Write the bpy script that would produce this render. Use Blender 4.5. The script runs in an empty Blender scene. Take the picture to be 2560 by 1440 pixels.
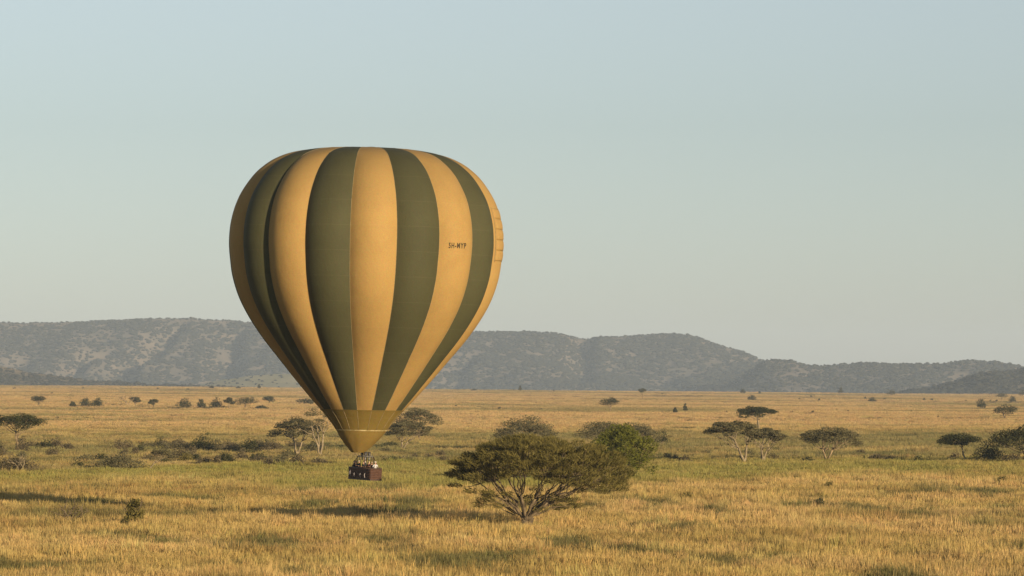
import bpy, math, random
import numpy as np
from mathutils import Vector, Matrix, Quaternion

# ------------------------------------------------------------------ camera, sky, sun, exposure
SC = bpy.context.scene
COL = SC.collection
F_PX, CAM_H, H_ROW = 8565.0, 15.0, 947.0          # focal length in photo pixels, eye height, eye-level row
PITCH = math.atan((H_ROW - 720.0) / F_PX)
cam = bpy.data.cameras.new('camera')
cam.sensor_width = 36.0
cam.lens = 36.0 * F_PX / 2560.0
cam.clip_start, cam.clip_end = 1.0, 60000.0
cam_o = bpy.data.objects.new('camera', cam)
COL.objects.link(cam_o)
cam_o.location = (0, 0, CAM_H)
cam_o.rotation_euler = (math.pi / 2 + PITCH, 0, 0)
SC.camera = cam_o

SUN_EL, SUN_AZ = math.radians(10.0), math.radians(36.0)     # azimuth: right of straight behind the camera
SUN_DIR = Vector((math.sin(SUN_AZ) * math.cos(SUN_EL), -math.cos(SUN_AZ) * math.cos(SUN_EL), math.sin(SUN_EL)))
world = bpy.data.worlds.new('World')
SC.world = world
world.use_nodes = True
wn = world.node_tree.nodes
wl = world.node_tree.links
sky = wn.new('ShaderNodeTexSky')
sky.sky_type = 'NISHITA'
sky.sun_disc = False
sky.sun_elevation = SUN_EL
sky.sun_rotation = math.atan2(SUN_DIR.x, SUN_DIR.y)
sky.altitude = 1500.0
sky.air_density = 1.4
sky.dust_density = 0.8
sky.ozone_density = 4.5
soft = wn.new('ShaderNodeHueSaturation')               # pale, dusty dry-season air
soft.inputs['Saturation'].default_value = 0.4
wl.new(sky.outputs[0], soft.inputs['Color'])
warm = wn.new('ShaderNodeMix')
warm.data_type = 'RGBA'
warm.blend_type = 'MULTIPLY'
warm.inputs['Factor'].default_value = 1.0
warm.inputs['B'].default_value = (1.0, 1.01, 0.98, 1.0)
wl.new(soft.outputs[0], warm.inputs['A'])
wl.new(warm.outputs['Result'], wn['Background'].inputs['Color'])
wn['Background'].inputs['Strength'].default_value = 0.096
world.cycles.sampling_method = 'MANUAL'
world.cycles.sample_map_resolution = 512

sun = bpy.data.lights.new('sun', 'SUN')
sun.energy = 5.0
sun.angle = math.radians(0.5)
sun.color = (1.0, 0.80, 0.56)
sun_o = bpy.data.objects.new('sun', sun)
COL.objects.link(sun_o)
sun_o.rotation_euler = SUN_DIR.to_track_quat('Z', 'Y').to_euler()
sun_o.location = (200, -200, 120)

SC.view_settings.view_transform = 'Standard'
SC.view_settings.look = 'None'
SC.view_settings.exposure = 0.6
SC.view_settings.gamma = 1.0
SC.view_settings.use_curve_mapping = False
SC.render.engine = 'CYCLES'
SC.cycles.use_denoising = True
SC.cycles.max_bounces = 5
SC.cycles.diffuse_bounces = 3
SC.cycles.volume_bounces = 1
SC.cycles.transparent_max_bounces = 8

# ------------------------------------------------------------------ helpers
RNG = np.random.default_rng(7)


def smooth(a, b, x):
    t = np.clip((x - a) / (b - a), 0.0, 1.0)
    return t * t * (3 - 2 * t)


def _hash(ix, iy, seed):
    n = (ix.astype(np.int64) * 374761393 + iy.astype(np.int64) * 668265263 + seed * 982451653) & 0x7fffffff
    n = ((n ^ (n >> 13)) * 1274126177) & 0x7fffffff
    n = (n ^ (n >> 16)) & 0xffff
    return n / 65535.0


def vnoise(x, y, seed=0):
    x = np.asarray(x, float)
    y = np.asarray(y, float)
    ix, iy = np.floor(x), np.floor(y)
    fx, fy = x - ix, y - iy
    fx = fx * fx * (3 - 2 * fx)
    fy = fy * fy * (3 - 2 * fy)
    a, b = _hash(ix, iy, seed), _hash(ix + 1, iy, seed)
    c, d = _hash(ix, iy + 1, seed), _hash(ix + 1, iy + 1, seed)
    return (a * (1 - fx) + b * fx) * (1 - fy) + (c * (1 - fx) + d * fx) * fy


def fbm(x, y, seed=0, octv=4):
    s, a, t = 0.0, 0.5, 0.0
    for k in range(octv):
        s = s + a * vnoise(x, y, seed + k * 17)
        t += a
        a *= 0.5
        x, y = x * 2.03 + 11.3, y * 2.03 - 7.1
    return s / t


def terrain(x, y):
    x = np.asarray(x, float)
    y = np.asarray(y, float)
    z = -0.0098 * 1500 * np.tanh(x / 1500) * smooth(700, 2400, y)
    amp = 0.25 + 0.9 * smooth(500, 1300, y) + 0.8 * smooth(1500, 3000, y)
    z = z + amp * (fbm(x / 170, y / 90, 3, 3) - 0.5) * 1.6
    over = np.maximum(0.0, y - 4500)
    z = z - 28 * np.tanh(over / 1400.0) ** 1.5
    return z


UP = Vector((0, -math.sin(PITCH), math.cos(PITCH)))
FWD = Vector((0, math.cos(PITCH), math.sin(PITCH)))


def ray(px, py):
    return (Vector(((px - 1280) / F_PX, 0, 0)) + UP * ((720 - py) / F_PX) + FWD)


def on_ground(px, py, dmax=4500):
    """the point of the ground that lies at this place of the photograph"""
    d = ray(px, py)
    ys = np.geomspace(200, dmax, 2500)
    k = ys / d.y
    zz = CAM_H + d.z * k - terrain(d.x * k, ys)
    hit = np.where(zz < 0)[0]
    y = ys[hit[0]] if len(hit) else dmax
    k = y / d.y
    return Vector((d.x * k, y, float(terrain(d.x * k, y))))


def at_depth(px, py, y):
    d = ray(px, py)
    return Vector((0, 0, CAM_H)) + d * (y / d.y)


def link(o, parent=None):
    COL.objects.link(o)
    if parent is not None:
        o.parent = parent
    return o


def tag(o, label=None, cat=None, group=None, kind=None):
    if label:
        o['label'] = label
    if cat:
        o['category'] = cat
    if group:
        o['group'] = group
    if kind:
        o['kind'] = kind
    return o


def empty(name, loc, rz=0.0):
    o = bpy.data.objects.new(name, None)
    o.empty_display_size = 0.5
    o.location = loc
    o.rotation_euler = (0, 0, rz)
    return link(o)


def mesh_np(name, verts, faces, mat, smooth_shade=False):
    """verts (n,3), faces (m,k) with constant k"""
    verts = np.asarray(verts, dtype=np.float32)
    faces = np.asarray(faces, dtype=np.int32)
    me = bpy.data.meshes.new(name)
    m, k = faces.shape
    me.vertices.add(len(verts))
    me.vertices.foreach_set('co', verts.ravel())
    me.loops.add(m * k)
    me.loops.foreach_set('vertex_index', faces.ravel())
    me.polygons.add(m)
    me.polygons.foreach_set('loop_start', np.arange(0, m * k, k, dtype=np.int32))
    me.polygons.foreach_set('loop_total', np.full(m, k, dtype=np.int32))
    if smooth_shade:
        me.polygons.foreach_set('use_smooth', np.ones(m, dtype=bool))
    me.update(calc_edges=True)
    if mat is not None:
        me.materials.append(mat)
    return me


class MB:
    def __init__(self):
        self.v, self.f = [], []

    def add(self, vs, fs):
        o = len(self.v)
        self.v += [tuple(p) for p in vs]
        self.f += [tuple(i + o for i in q) for q in fs]

    def box(self, c, s, rot=None):
        vs = []
        for x in (-.5, .5):
            for y in (-.5, .5):
                for z in (-.5, .5):
                    p = Vector((x * s[0], y * s[1], z * s[2]))
                    if rot is not None:
                        p = rot @ p
                    vs.append(p + Vector(c))
        self.add(vs, [(0, 1, 3, 2), (4, 6, 7, 5), (0, 4, 5, 1), (2, 3, 7, 6), (0, 2, 6, 4), (1, 5, 7, 3)])

    def tube(self, pts, rad, sides=6, cap=True):
        pts = [Vector(p) for p in pts]
        n = len(pts)
        vs, fs = [], []
        ref = Vector((0.37, 0.81, 0.45))
        for i, p in enumerate(pts):
            t = (pts[min(i + 1, n - 1)] - pts[max(i - 1, 0)])
            if t.length < 1e-9:
                t = Vector((0, 0, 1))
            t.normalize()
            a = t.cross(ref)
            if a.length < 1e-3:
                a = t.cross(Vector((1, 0, 0)))
            a.normalize()
            b = t.cross(a)
            for k in range(sides):
                w = 2 * math.pi * k / sides
                vs.append(p + (a * math.cos(w) + b * math.sin(w)) * rad[i])
        for i in range(n - 1):
            for k in range(sides):
                k2 = (k + 1) % sides
                fs.append((i * sides + k, i * sides + k2, (i + 1) * sides + k2, (i + 1) * sides + k))
        if cap:
            fs.append(tuple(range(sides))[::-1])
            fs.append(tuple((n - 1) * sides + k for k in range(sides)))
        self.add(vs, fs)

    def mesh(self, name, mat, sm=False):
        me = bpy.data.meshes.new(name)
        me.from_pydata(self.v, [], self.f)
        if sm:
            me.polygons.foreach_set('use_smooth', np.ones(len(me.polygons), dtype=bool))
        me.update()
        if mat is not None:
            me.materials.append(mat)
        return me

    def build(self, name, mat, parent=None, sm=False):
        return link(bpy.data.objects.new(name, self.mesh(name, mat, sm)), parent)


# ------------------------------------------------------------------ materials
def new_mat(name, rough=0.8, spec=0.2):
    m = bpy.data.materials.new(name)
    m.use_nodes = True
    b = m.node_tree.nodes['Principled BSDF']
    b.inputs['Roughness'].default_value = rough
    b.inputs['Specular IOR Level'].default_value = spec
    return m, m.node_tree.nodes, m.node_tree.links, b


def ramp(nodes, stops):
    r = nodes.new('ShaderNodeValToRGB')
    el = r.color_ramp.elements
    while len(el) < len(stops):
        el.new(0.5)
    for e, (p, c) in zip(el, stops):
        e.position = p
        e.color = (*c, 1)
    return r


def noise_node(nodes, links, vec, scale, detail=4, rough=0.55):
    n = nodes.new('ShaderNodeTexNoise')
    n.inputs['Scale'].default_value = scale
    n.inputs['Detail'].default_value = detail
    n.inputs['Roughness'].default_value = rough
    links.new(vec, n.inputs['Vector'])
    return n


def mottled(name, c0, c1, scale, rough=0.85, spec=0.15, detail=5, lo=0.35, hi=0.65, bump=0.0, coord='Position'):
    m, n, l, b = new_mat(name, rough, spec)
    if coord == 'Position':
        g = n.new('ShaderNodeNewGeometry')
        vec = g.outputs['Position']
    else:
        g = n.new('ShaderNodeTexCoord')
        vec = g.outputs[coord]
    t = noise_node(n, l, vec, scale, detail)
    r = ramp(n, [(lo, c0), (hi, c1)])
    l.new(t.outputs['Fac'], r.inputs['Fac'])
    l.new(r.outputs['Color'], b.inputs['Base Color'])
    if bump:
        bp = n.new('ShaderNodeBump')
        bp.inputs['Strength'].default_value = bump
        bp.inputs['Distance'].default_value = 0.02
        l.new(t.outputs['Fac'], bp.inputs['Height'])
        l.new(bp.outputs['Normal'], b.inputs['Normal'])
    return m


def leaf_mat(name, c0, c1, scale=0.9, transl=0.25):
    """foliage: two tones mottled through the crown, thin leaves that let some light through"""
    m, n, l, b = new_mat(name, 0.8, 0.1)
    g = n.new('ShaderNodeNewGeometry')
    t = noise_node(n, l, g.outputs['Position'], scale, 3)
    r = ramp(n, [(0.3, c0), (0.7, c1)])
    l.new(t.outputs['Fac'], r.inputs['Fac'])
    l.new(r.outputs['Color'], b.inputs['Base Color'])
    tr = n.new('ShaderNodeBsdfTranslucent')
    l.new(r.outputs['Color'], tr.inputs['Color'])
    mx = n.new('ShaderNodeMixShader')
    mx.inputs['Fac'].default_value = transl
    l.new(b.outputs[0], mx.inputs[1])
    l.new(tr.outputs[0], mx.inputs[2])
    l.new(mx.outputs[0], n['Material Output'].inputs['Surface'])
    return m


def fabric_mat(name, col, dirt, seam_gap=1.25):
    """coated balloon cloth: faded mottling, fine weave relief, sewn cross seams every few panels"""
    m, n, l, b = new_mat(name, 0.72, 0.12)
    tc = n.new('ShaderNodeTexCoord')
    o = tc.outputs['Object']
    big = noise_node(n, l, o, 0.22, 6, 0.65)
    r = ramp(n, [(0.30, dirt), (0.55, col)])
    l.new(big.outputs['Fac'], r.inputs['Fac'])
    fine = noise_node(n, l, o, 7.0, 3, 0.7)
    mf = n.new('ShaderNodeMix')
    mf.data_type = 'RGBA'
    mf.blend_type = 'OVERLAY'
    mf.inputs['Factor'].default_value = 0.30
    l.new(r.outputs['Color'], mf.inputs['A'])
    l.new(fine.outputs['Color'], mf.inputs['B'])
    sep = n.new('ShaderNodeSeparateXYZ')
    l.new(o, sep.inputs[0])
    w = n.new('ShaderNodeMath')
    w.operation = 'PINGPONG'
    w.inputs[1].default_value = seam_gap
    l.new(sep.outputs['Z'], w.inputs[0])
    ls = n.new('ShaderNodeMath')
    ls.operation = 'LESS_THAN'
    ls.inputs[1].default_value = 0.035
    l.new(w.outputs[0], ls.inputs[0])
    f = n.new('ShaderNodeMath')
    f.operation = 'MULTIPLY'
    f.inputs[1].default_value = 0.025
    l.new(ls.outputs[0], f.inputs[0])
    ms = n.new('ShaderNodeMix')
    ms.data_type = 'RGBA'
    l.new(f.outputs[0], ms.inputs['Factor'])
    l.new(mf.outputs['Result'], ms.inputs['A'])
    ms.inputs['B'].default_value = (0.5, 0.42, 0.25, 1)
    # heat-browned cloth round the crown
    zz = n.new('ShaderNodeMapRange')
    zz.inputs['From Min'].default_value = 8.5
    zz.inputs['From Max'].default_value = 15.5
    zz.inputs['To Max'].default_value = 0.55
    l.new(sep.outputs['Z'], zz.inputs['Value'])
    st = n.new('ShaderNodeMix')
    st.data_type = 'RGBA'
    l.new(zz.outputs[0], st.inputs['Factor'])
    l.new(ms.outputs['Result'], st.inputs['A'])
    st.inputs['B'].default_value = (dirt[0] * 0.72, dirt[1] * 0.74, dirt[2] * 0.85, 1)
    l.new(st.outputs['Result'], b.inputs['Base Color'])
    bp = n.new('ShaderNodeBump')
    bp.inputs['Strength'].default_value = 0.6
    bp.inputs['Distance'].default_value = 0.06
    wr = noise_node(n, l, o, 1.7, 6, 0.65)
    l.new(wr.outputs['Fac'], bp.inputs['Height'])
    l.new(bp.outputs['Normal'], b.inputs['Normal'])
    return m


def grass_mat(name):
    """blades: per-tuft tint, pale dry tips over greener feet, fine mottling"""
    m, n, l, b = new_mat(name, 0.75, 0.15)
    at = n.new('ShaderNodeAttribute')
    at.attribute_type = 'INSTANCER'
    at.attribute_name = 'tint'
    hh = n.new('ShaderNodeAttribute')
    hh.attribute_name = 'tip'
    g = n.new('ShaderNodeNewGeometry')
    t = noise_node(n, l, g.outputs['Position'], 1.3, 3, 0.6)
    r = ramp(n, [(0.25, (0.68, 0.70, 0.66)), (0.75, (1.18, 1.15, 1.1))])
    l.new(t.outputs['Fac'], r.inputs['Fac'])
    r2 = ramp(n, [(0.0, (0.55, 0.62, 0.5)), (0.45, (0.95, 0.95, 0.9)), (1.0, (1.15, 1.1, 1.05))])
    l.new(hh.outputs['Fac'], r2.inputs['Fac'])
    m1 = n.new('ShaderNodeMix')
    m1.data_type = 'RGBA'
    m1.blend_type = 'MULTIPLY'
    m1.inputs['Factor'].default_value = 1
    l.new(at.outputs['Color'], m1.inputs['A'])
    l.new(r.outputs['Color'], m1.inputs['B'])
    m2 = n.new('ShaderNodeMix')
    m2.data_type = 'RGBA'
    m2.blend_type = 'MULTIPLY'
    m2.inputs['Factor'].default_value = 1
    l.new(m1.outputs['Result'], m2.inputs['A'])
    l.new(r2.outputs['Color'], m2.inputs['B'])
    l.new(m2.outputs['Result'], b.inputs['Base Color'])
    tr = n.new('ShaderNodeBsdfTranslucent')
    l.new(m2.outputs['Result'], tr.inputs['Color'])
    mx = n.new('ShaderNodeMixShader')
    mx.inputs['Fac'].default_value = 0.3
    l.new(b.outputs[0], mx.inputs[1])
    l.new(tr.outputs[0], mx.inputs[2])
    l.new(mx.outputs[0], n['Material Output'].inputs['Surface'])
    return m


M = {}
M['soil'] = mottled('dry_soil', (0.16, 0.115, 0.045), (0.30, 0.21, 0.085), 0.035, 0.95, 0.05)
M['grass'] = grass_mat('savanna_grass')
M['hill'] = mottled('hill_grass', (0.105, 0.09, 0.066), (0.175, 0.138, 0.098), 0.016, 0.95, 0.05, 6, 0.38, 0.66)
M['hill_dark'] = mottled('wooded_hill_soil', (0.07, 0.06, 0.035), (0.20, 0.15, 0.085), 0.014, 0.95, 0.05, 6, 0.4, 0.72)
M['knoll'] = mottled('knoll_grass', (0.20, 0.18, 0.085), (0.27, 0.23, 0.12), 0.01, 0.95, 0.05, 5)
M['scrub'] = leaf_mat('hill_scrub', (0.016, 0.018, 0.012), (0.036, 0.034, 0.02), 0.05, 0.1)
M['leaf_main'] = leaf_mat('acacia_leaf_olive', (0.085, 0.073, 0.018), (0.19, 0.155, 0.043), 0.8, 0.25)
M['leaf_green'] = leaf_mat('leaf_fresh_green', (0.085, 0.090, 0.012), (0.165, 0.165, 0.026), 0.8, 0.3)
M['leaf_mid'] = leaf_mat('acacia_leaf_grey_olive', (0.078, 0.070, 0.032), (0.165, 0.142, 0.066), 0.6, 0.2)
M['leaf_dark'] = leaf_mat('leaf_dark', (0.028, 0.031, 0.012), (0.062, 0.062, 0.022), 0.6, 0.15)
M['leaf_brown'] = leaf_mat('leaf_dry_brown', (0.075, 0.060, 0.030), (0.15, 0.118, 0.060), 0.6, 0.15)
M['leaf_far'] = leaf_mat('leaf_far', (0.040, 0.042, 0.020), (0.085, 0.080, 0.038), 0.3, 0.15)
M['bark_pale'] = mottled('bark_pale', (0.15, 0.115, 0.066), (0.29, 0.23, 0.135), 1.6, 0.85, 0.1)
M['bark_dark'] = mottled('bark_dark', (0.07, 0.052, 0.032), (0.16, 0.12, 0.075), 1.8, 0.9, 0.1)
M['bark_main'] = mottled('bark_grey_brown', (0.075, 0.055, 0.032), (0.20, 0.15, 0.085), 1.8, 0.9, 0.1)
M['bark_mid'] = mottled('bark_brown', (0.13, 0.095, 0.05), (0.30, 0.22, 0.12), 1.8, 0.9, 0.1)
M['tan'] = fabric_mat('cloth_tan', (0.318, 0.199, 0.062), (0.272, 0.168, 0.052))
M['olive'] = fabric_mat('cloth_olive', (0.058, 0.0555, 0.0235), (0.049, 0.047, 0.020))
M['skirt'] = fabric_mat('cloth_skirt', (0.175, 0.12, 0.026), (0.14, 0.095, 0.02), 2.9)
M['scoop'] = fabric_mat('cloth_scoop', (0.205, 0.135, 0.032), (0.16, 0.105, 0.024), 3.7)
M['tape'] = mottled('load_tape', (0.20, 0.15, 0.07), (0.28, 0.21, 0.10), 2.0)
M['tape_pale'] = mottled('hem_tape', (0.24, 0.18, 0.06), (0.5, 0.4, 0.2), 2.0)
M['ink'] = mottled('dark_paint', (0.035, 0.024, 0.012), (0.06, 0.04, 0.02), 3.0)
M['steel'] = mottled('burner_steel', (0.12, 0.115, 0.10), (0.22, 0.21, 0.18), 9.0, 0.4, 0.5)
M['burner'] = mottled('burner_can', (0.022, 0.02, 0.018), (0.05, 0.045, 0.04), 9.0, 0.5, 0.4)
M['leather'] = mottled('rim_leather', (0.040, 0.022, 0.014), (0.075, 0.042, 0.026), 7.0, 0.55, 0.3)
M['strap'] = mottled('grey_webbing', (0.24, 0.21, 0.20), (0.36, 0.32, 0.30), 8.0)


def wicker():
    m, n, l, b = new_mat('wicker', 0.6, 0.3)
    tc = n.new('ShaderNodeTexCoord')
    w = n.new('ShaderNodeTexWave')
    w.bands_direction = 'Z'
    w.inputs['Scale'].default_value = 5.0
    w.inputs['Distortion'].default_value = 3.0
    w.inputs['Detail'].default_value = 3
    l.new(tc.outputs['Object'], w.inputs['Vector'])
    r = ramp(n, [(0.2, (0.028, 0.013, 0.008)), (0.8, (0.085, 0.038, 0.021))])
    l.new(w.outputs['Fac'], r.inputs['Fac'])
    l.new(r.outputs['Color'], b.inputs['Base Color'])
    bp = n.new('ShaderNodeBump')
    bp.inputs['Strength'].default_value = 0.8
    bp.inputs['Distance'].default_value = 0.02
    l.new(w.outputs['Fac'], bp.inputs['Height'])
    l.new(bp.outputs['Normal'], b.inputs['Normal'])
    return m


M['wicker'] = wicker()
M['cane'] = mottled('cane', (0.095, 0.046, 0.026), (0.165, 0.082, 0.046), 6.0, 0.6, 0.25)


# ------------------------------------------------------------------ instancing for stuff (grass, far scrub)
def scatter(name, pts, scl, rotz, idx, sources, tint=None):
    """one object whose points carry copies of the source meshes"""
    me = bpy.data.meshes.new(name)
    me.vertices.add(len(pts))
    me.vertices.foreach_set('co', np.asarray(pts, np.float32).ravel())
    a = me.attributes.new('scl', 'FLOAT_VECTOR', 'POINT')
    a.data.foreach_set('vector', np.asarray(scl, np.float32).ravel())
    a = me.attributes.new('rot', 'FLOAT_VECTOR', 'POINT')
    rr = np.zeros((len(pts), 3), np.float32)
    rr[:, 2] = rotz
    a.data.foreach_set('vector', rr.ravel())
    a = me.attributes.new('pick', 'INT', 'POINT')
    a.data.foreach_set('value', np.asarray(idx, np.int32))
    if tint is not None:
        a = me.attributes.new('tint', 'FLOAT_COLOR', 'POINT')
        a.data.foreach_set('color', np.asarray(tint, np.float32).ravel())
    o = link(bpy.data.objects.new(name, me))
    src = bpy.data.collections.new(name + '_source')
    for k, s in enumerate(sources):
        src.objects.link(bpy.data.objects.new('%s_clump_%02d' % (name, k), s))
    ng = bpy.data.node_groups.new(name + '_scatter', 'GeometryNodeTree')
    ng.interface.new_socket('Geometry', in_out='INPUT', socket_type='NodeSocketGeometry')
    ng.interface.new_socket('Geometry', in_out='OUTPUT', socket_type='NodeSocketGeometry')
    N, L = ng.nodes, ng.links
    gi, go = N.new('NodeGroupInput'), N.new('NodeGroupOutput')
    ci = N.new('GeometryNodeCollectionInfo')
    ci.inputs['Collection'].default_value = src
    ci.inputs['Separate Children'].default_value = True
    ci.inputs['Reset Children'].default_value = True
    ip = N.new('GeometryNodeInstanceOnPoints')
    ip.inputs['Pick Instance'].default_value = True

    def attr(nm, typ):
        q = N.new('GeometryNodeInputNamedAttribute')
        q.data_type = typ
        q.inputs['Name'].default_value = nm
        return next(s for s in q.outputs if s.enabled and s.name == 'Attribute')
    L.new(gi.outputs[0], ip.inputs['Points'])
    L.new(ci.outputs[0], ip.inputs['Instance'])
    L.new(attr('pick', 'INT'), ip.inputs['Instance Index'])
    L.new(attr('rot', 'FLOAT_VECTOR'), ip.inputs['Rotation'])
    L.new(attr('scl', 'FLOAT_VECTOR'), ip.inputs['Scale'])
    L.new(ip.outputs[0], go.inputs[0])
    md = o.modifiers.new('scatter', 'NODES')
    md.node_group = ng
    return o


# ------------------------------------------------------------------ the ground
def build_ground():
    ys = np.concatenate([np.linspace(-1500, 140, 14), np.geomspace(150, 14000, 330)])
    us = np.linspace(-1, 1, 221)
    Y, U = np.meshgrid(ys, us, indexing='ij')
    hw = 1500 + 0.35 * np.abs(Y)
    X = hw * (0.10 * U + 0.90 * U ** 3)
    Z = terrain(X, Y)
    v = np.stack([X, Y, Z], -1).reshape(-1, 3)
    nx = len(us)
    i = np.arange(len(ys) - 1)[:, None] * nx + np.arange(nx - 1)[None, :]
    f = np.stack([i, i + 1, i + nx + 1, i + nx], -1).reshape(-1, 4)
    o = link(bpy.data.objects.new('ground', mesh_np('ground', v, f, M['soil'], True)))
    tag(o, 'dry soil of the flat savanna plain under the grass', kind='structure')


build_ground()


# ------------------------------------------------------------------ the hills
def hill(name, label, ctrl, D, depth, zb, mat, gullies=(), seed=1, rough=14.0, margin=1500, pw=1.25):
    """a ridge whose skyline runs through ctrl (photo places) at distance D; returns its height function"""
    px = np.array([c[0] for c in ctrl], float)
    zr = CAM_H - (np.array([c[1] for c in ctrl], float) - H_ROW) * D / F_PX
    xr = (px - 1280) / F_PX * D

    def height(x, t):
        r = np.interp(x, xr, zr)
        r = r + (fbm(x / 60, x * 0, seed + 5, 2) - 0.5) * 5
        tt = np.clip(t, 0, 1)
        sh = np.where(t <= 1, 0.35 * tt + 0.65 * (tt ** pw) * (1 - 0.25 * (1 - tt)), 1 - 0.6 * (t - 1) ** 1.5)
        z = zb + (r - zb) * sh
        env = np.sin(np.pi * np.clip(t, 0.0, 1.0)) ** 0.7
        nz = 1 - np.abs(2 * fbm(x / 420 + t * 0.35, t * depth / 700 + seed, seed, 4) - 1)
        z = z + env * rough * (nz - 0.75) * 2.2
        z = z + env * 5 * (fbm(x / 70, t * depth / 90, seed + 31, 3) - 0.5)
        for (p0, p1, t0, t1, w, dp) in gullies:
            xc = ((p0 + (p1 - p0) * (np.clip((t - t0) / (t1 - t0), 0, 1))) - 1280) / F_PX * D
            fade = smooth(t0 - 0.12, t0 + 0.1, t) * (1 - smooth(t1 - 0.05, t1 + 0.08, t))
            dx = (x - xc) / w
            z = z - 1.5 * dp * fade * np.exp(-np.where(dx > 0, dx * 2.0, dx * 0.8) ** 2)
        return z
    xs = np.arange(xr[0] - margin, xr[-1] + margin, D / 1000.0)
    ts = np.concatenate([np.linspace(-0.25, 1.0, 90), np.linspace(1.03, 1.7, 8)])
    T, X = np.meshgrid(ts, xs, indexing='ij')
    Y = D - depth * (1 - T)
    Z = np.where(T < 0, zb + T * 30, height(X, T))
    v = np.stack([X, Y, Z], -1).reshape(-1, 3)
    nx = len(xs)
    i = np.arange(len(ts) - 1)[:, None] * nx + np.arange(nx - 1)[None, :]
    f = np.stack([i, i + 1, i + nx + 1, i + nx], -1).reshape(-1, 4)
    o = link(bpy.data.objects.new(name, mesh_np(name, v, f, mat, True)))
    tag(o, label, kind='structure')
    return dict(h=height, x0=xs[0], x1=xs[-1], D=D, depth=depth)


ridge = hill('hill_ridge', 'long hazy ridge behind the plain',
             [(-500, 822), (-200, 812), (0, 808), (100, 808), (150, 807), (250, 802), (330, 800), (400, 797), (470, 796), (540, 801),
              (610, 805), (760, 815), (900, 828), (1050, 834), (1190, 829), (1250, 829), (1320, 831), (1400, 834), (1450, 841),
              (1490, 844), (1560, 842), (1600, 838), (1650, 836), (1700, 836), (1740, 842), (1800, 864), (1860, 881), (1900, 899),
              (1960, 925), (2050, 950), (2300, 965), (3000, 970)],
             10000, 1050, -34, M['hill'],
             [(180, 290, 0.05, 0.62, 55, 30), (385, 385, 0.02, 0.5, 50, 30), (390, 455, 0.45, 0.93, 40, 26), (1452, 1468, 0.28, 0.98, 40, 28),
              (640, 600, 0.1, 0.9, 50, 24), (90, 120, 0.1, 0.6, 60, 14), (1120, 1170, 0.05, 0.6, 60, 22), (1690, 1640, 0.0, 0.5, 60, 16)],
             seed=11, rough=32)
far_right = hill('hill_shoulder', 'lower hazy hill at the right behind the plain',
                 [(1700, 985), (1800, 968), (1830, 958), (1880, 925), (1915, 900), (1950, 899), (1975, 903), (2010, 914), (2050, 917), (2100, 912),
                  (2150, 909), (2200, 909), (2300, 912), (2340, 911), (2380, 906), (2440, 903), (2490, 904), (2520, 911), (2560, 918),
                  (2700, 925), (3000, 935)],
                 8600, 620, -30, M['hill'], [(2330, 2420, 0.1, 0.7, 60, 14)], seed=23, rough=14, margin=600)
dark_right = hill('hill_wooded', 'dark wooded hill at the right edge of the plain',
                  [(2180, 992), (2270, 978), (2330, 968), (2390, 950), (2440, 934), (2480, 928), (2520, 930), (2560, 921), (2650, 910), (2900, 905)],
                  6300, 420, -22, M['hill_dark'], seed=37, rough=5, margin=300)
dark_left = hill('hill_spur', 'brown stony spur at the left edge of the plain',
                 [(-500, 870), (-200, 885), (-60, 905), (0, 913), (40, 921), (70, 930), (130, 940), (200, 950), (300, 957), (420, 962), (560, 966), (700, 975)],
                 6300, 420, -22, M['hill_dark'], seed=41, rough=5, margin=300)
knoll = hill('hill_knoll', 'pale grassy knoll at the foot of the ridge',
             [(440, 975), (500, 962), (560, 950), (620, 941), (680, 936), (740, 936), (820, 944), (900, 956), (1000, 975)],
             7400, 500, -26, M['knoll'], seed=53, rough=2, margin=100)

# bushes that dot the hills: real rounded clumps, too many and too far to count
def blob(seed, n=7):
    r = random.Random(seed)
    vs, fs = [], []
    rings = [(0.0, 0.55), (0.35, 1.0), (0.75, 0.75)]
    for z, rad in rings:
        for k in range(n):
            a = 2 * math.pi * (k + 0.5 * (z > 0.3)) / n
            q = rad * r.uniform(0.7, 1.2)
            vs.append((0.5 * q * math.cos(a), 0.5 * q * math.sin(a), z * r.uniform(0.85, 1.15)))
    vs.append((0, 0, 1.0))
    fs = []
    for j in range(2):
        for k in range(n):
            k2 = (k + 1) % n
            fs.append((j * n + k, j * n + k2, (j + 1) * n + k2))
            fs.append((j * n + k, (j + 1) * n + k2, (j + 1) * n + k))
    for k in range(n):
        fs.append((2 * n + k, 2 * n + (k + 1) % n, 3 * n))
    return mesh_np('bush_clump', vs, fs, M['scrub'])


BLOBS = [blob(s) for s in range(5)]


def hill_scrub(name, label, hl, n, seed, smin, smax, dens=0.45, power=1.0):
    r = np.random.default_rng(seed)
    half = 0.172 * hl['D']
    x = r.uniform(max(hl['x0'], -half), min(hl['x1'], half), n)
    t = r.uniform(0.02, 1.04, n) ** power
    msk = 0.45 * fbm(x / 260, t * hl['depth'] / 220, seed, 2) + 0.55 * fbm(x / 55, t * hl['depth'] / 70, seed + 3, 2) + 0.25 * (t > 0.93)
    keep = msk + r.uniform(-0.26, 0.26, n) > dens
    x, t = x[keep], t[keep]
    z = hl['h'](x, t)
    y = hl['D'] - hl['depth'] * (1 - t)
    s = r.uniform(smin, smax, len(x)) * (1 + 0.25 * r.standard_normal(len(x)).clip(-1, 2))
    s = s * np.where(t > 0.965, 0.55, 1.0)
    scl = np.stack([s * r.uniform(0.9, 1.7, len(x)), s * 1.2, s * r.uniform(0.45, 0.8, len(x))], -1)
    o = scatter(name, np.stack([x, y, z - 0.3], -1), scl, r.uniform(0, 6.28, len(x)), r.integers(0, len(BLOBS), len(x)), BLOBS)
    tag(o, label, 'scrub', kind='stuff')


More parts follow.
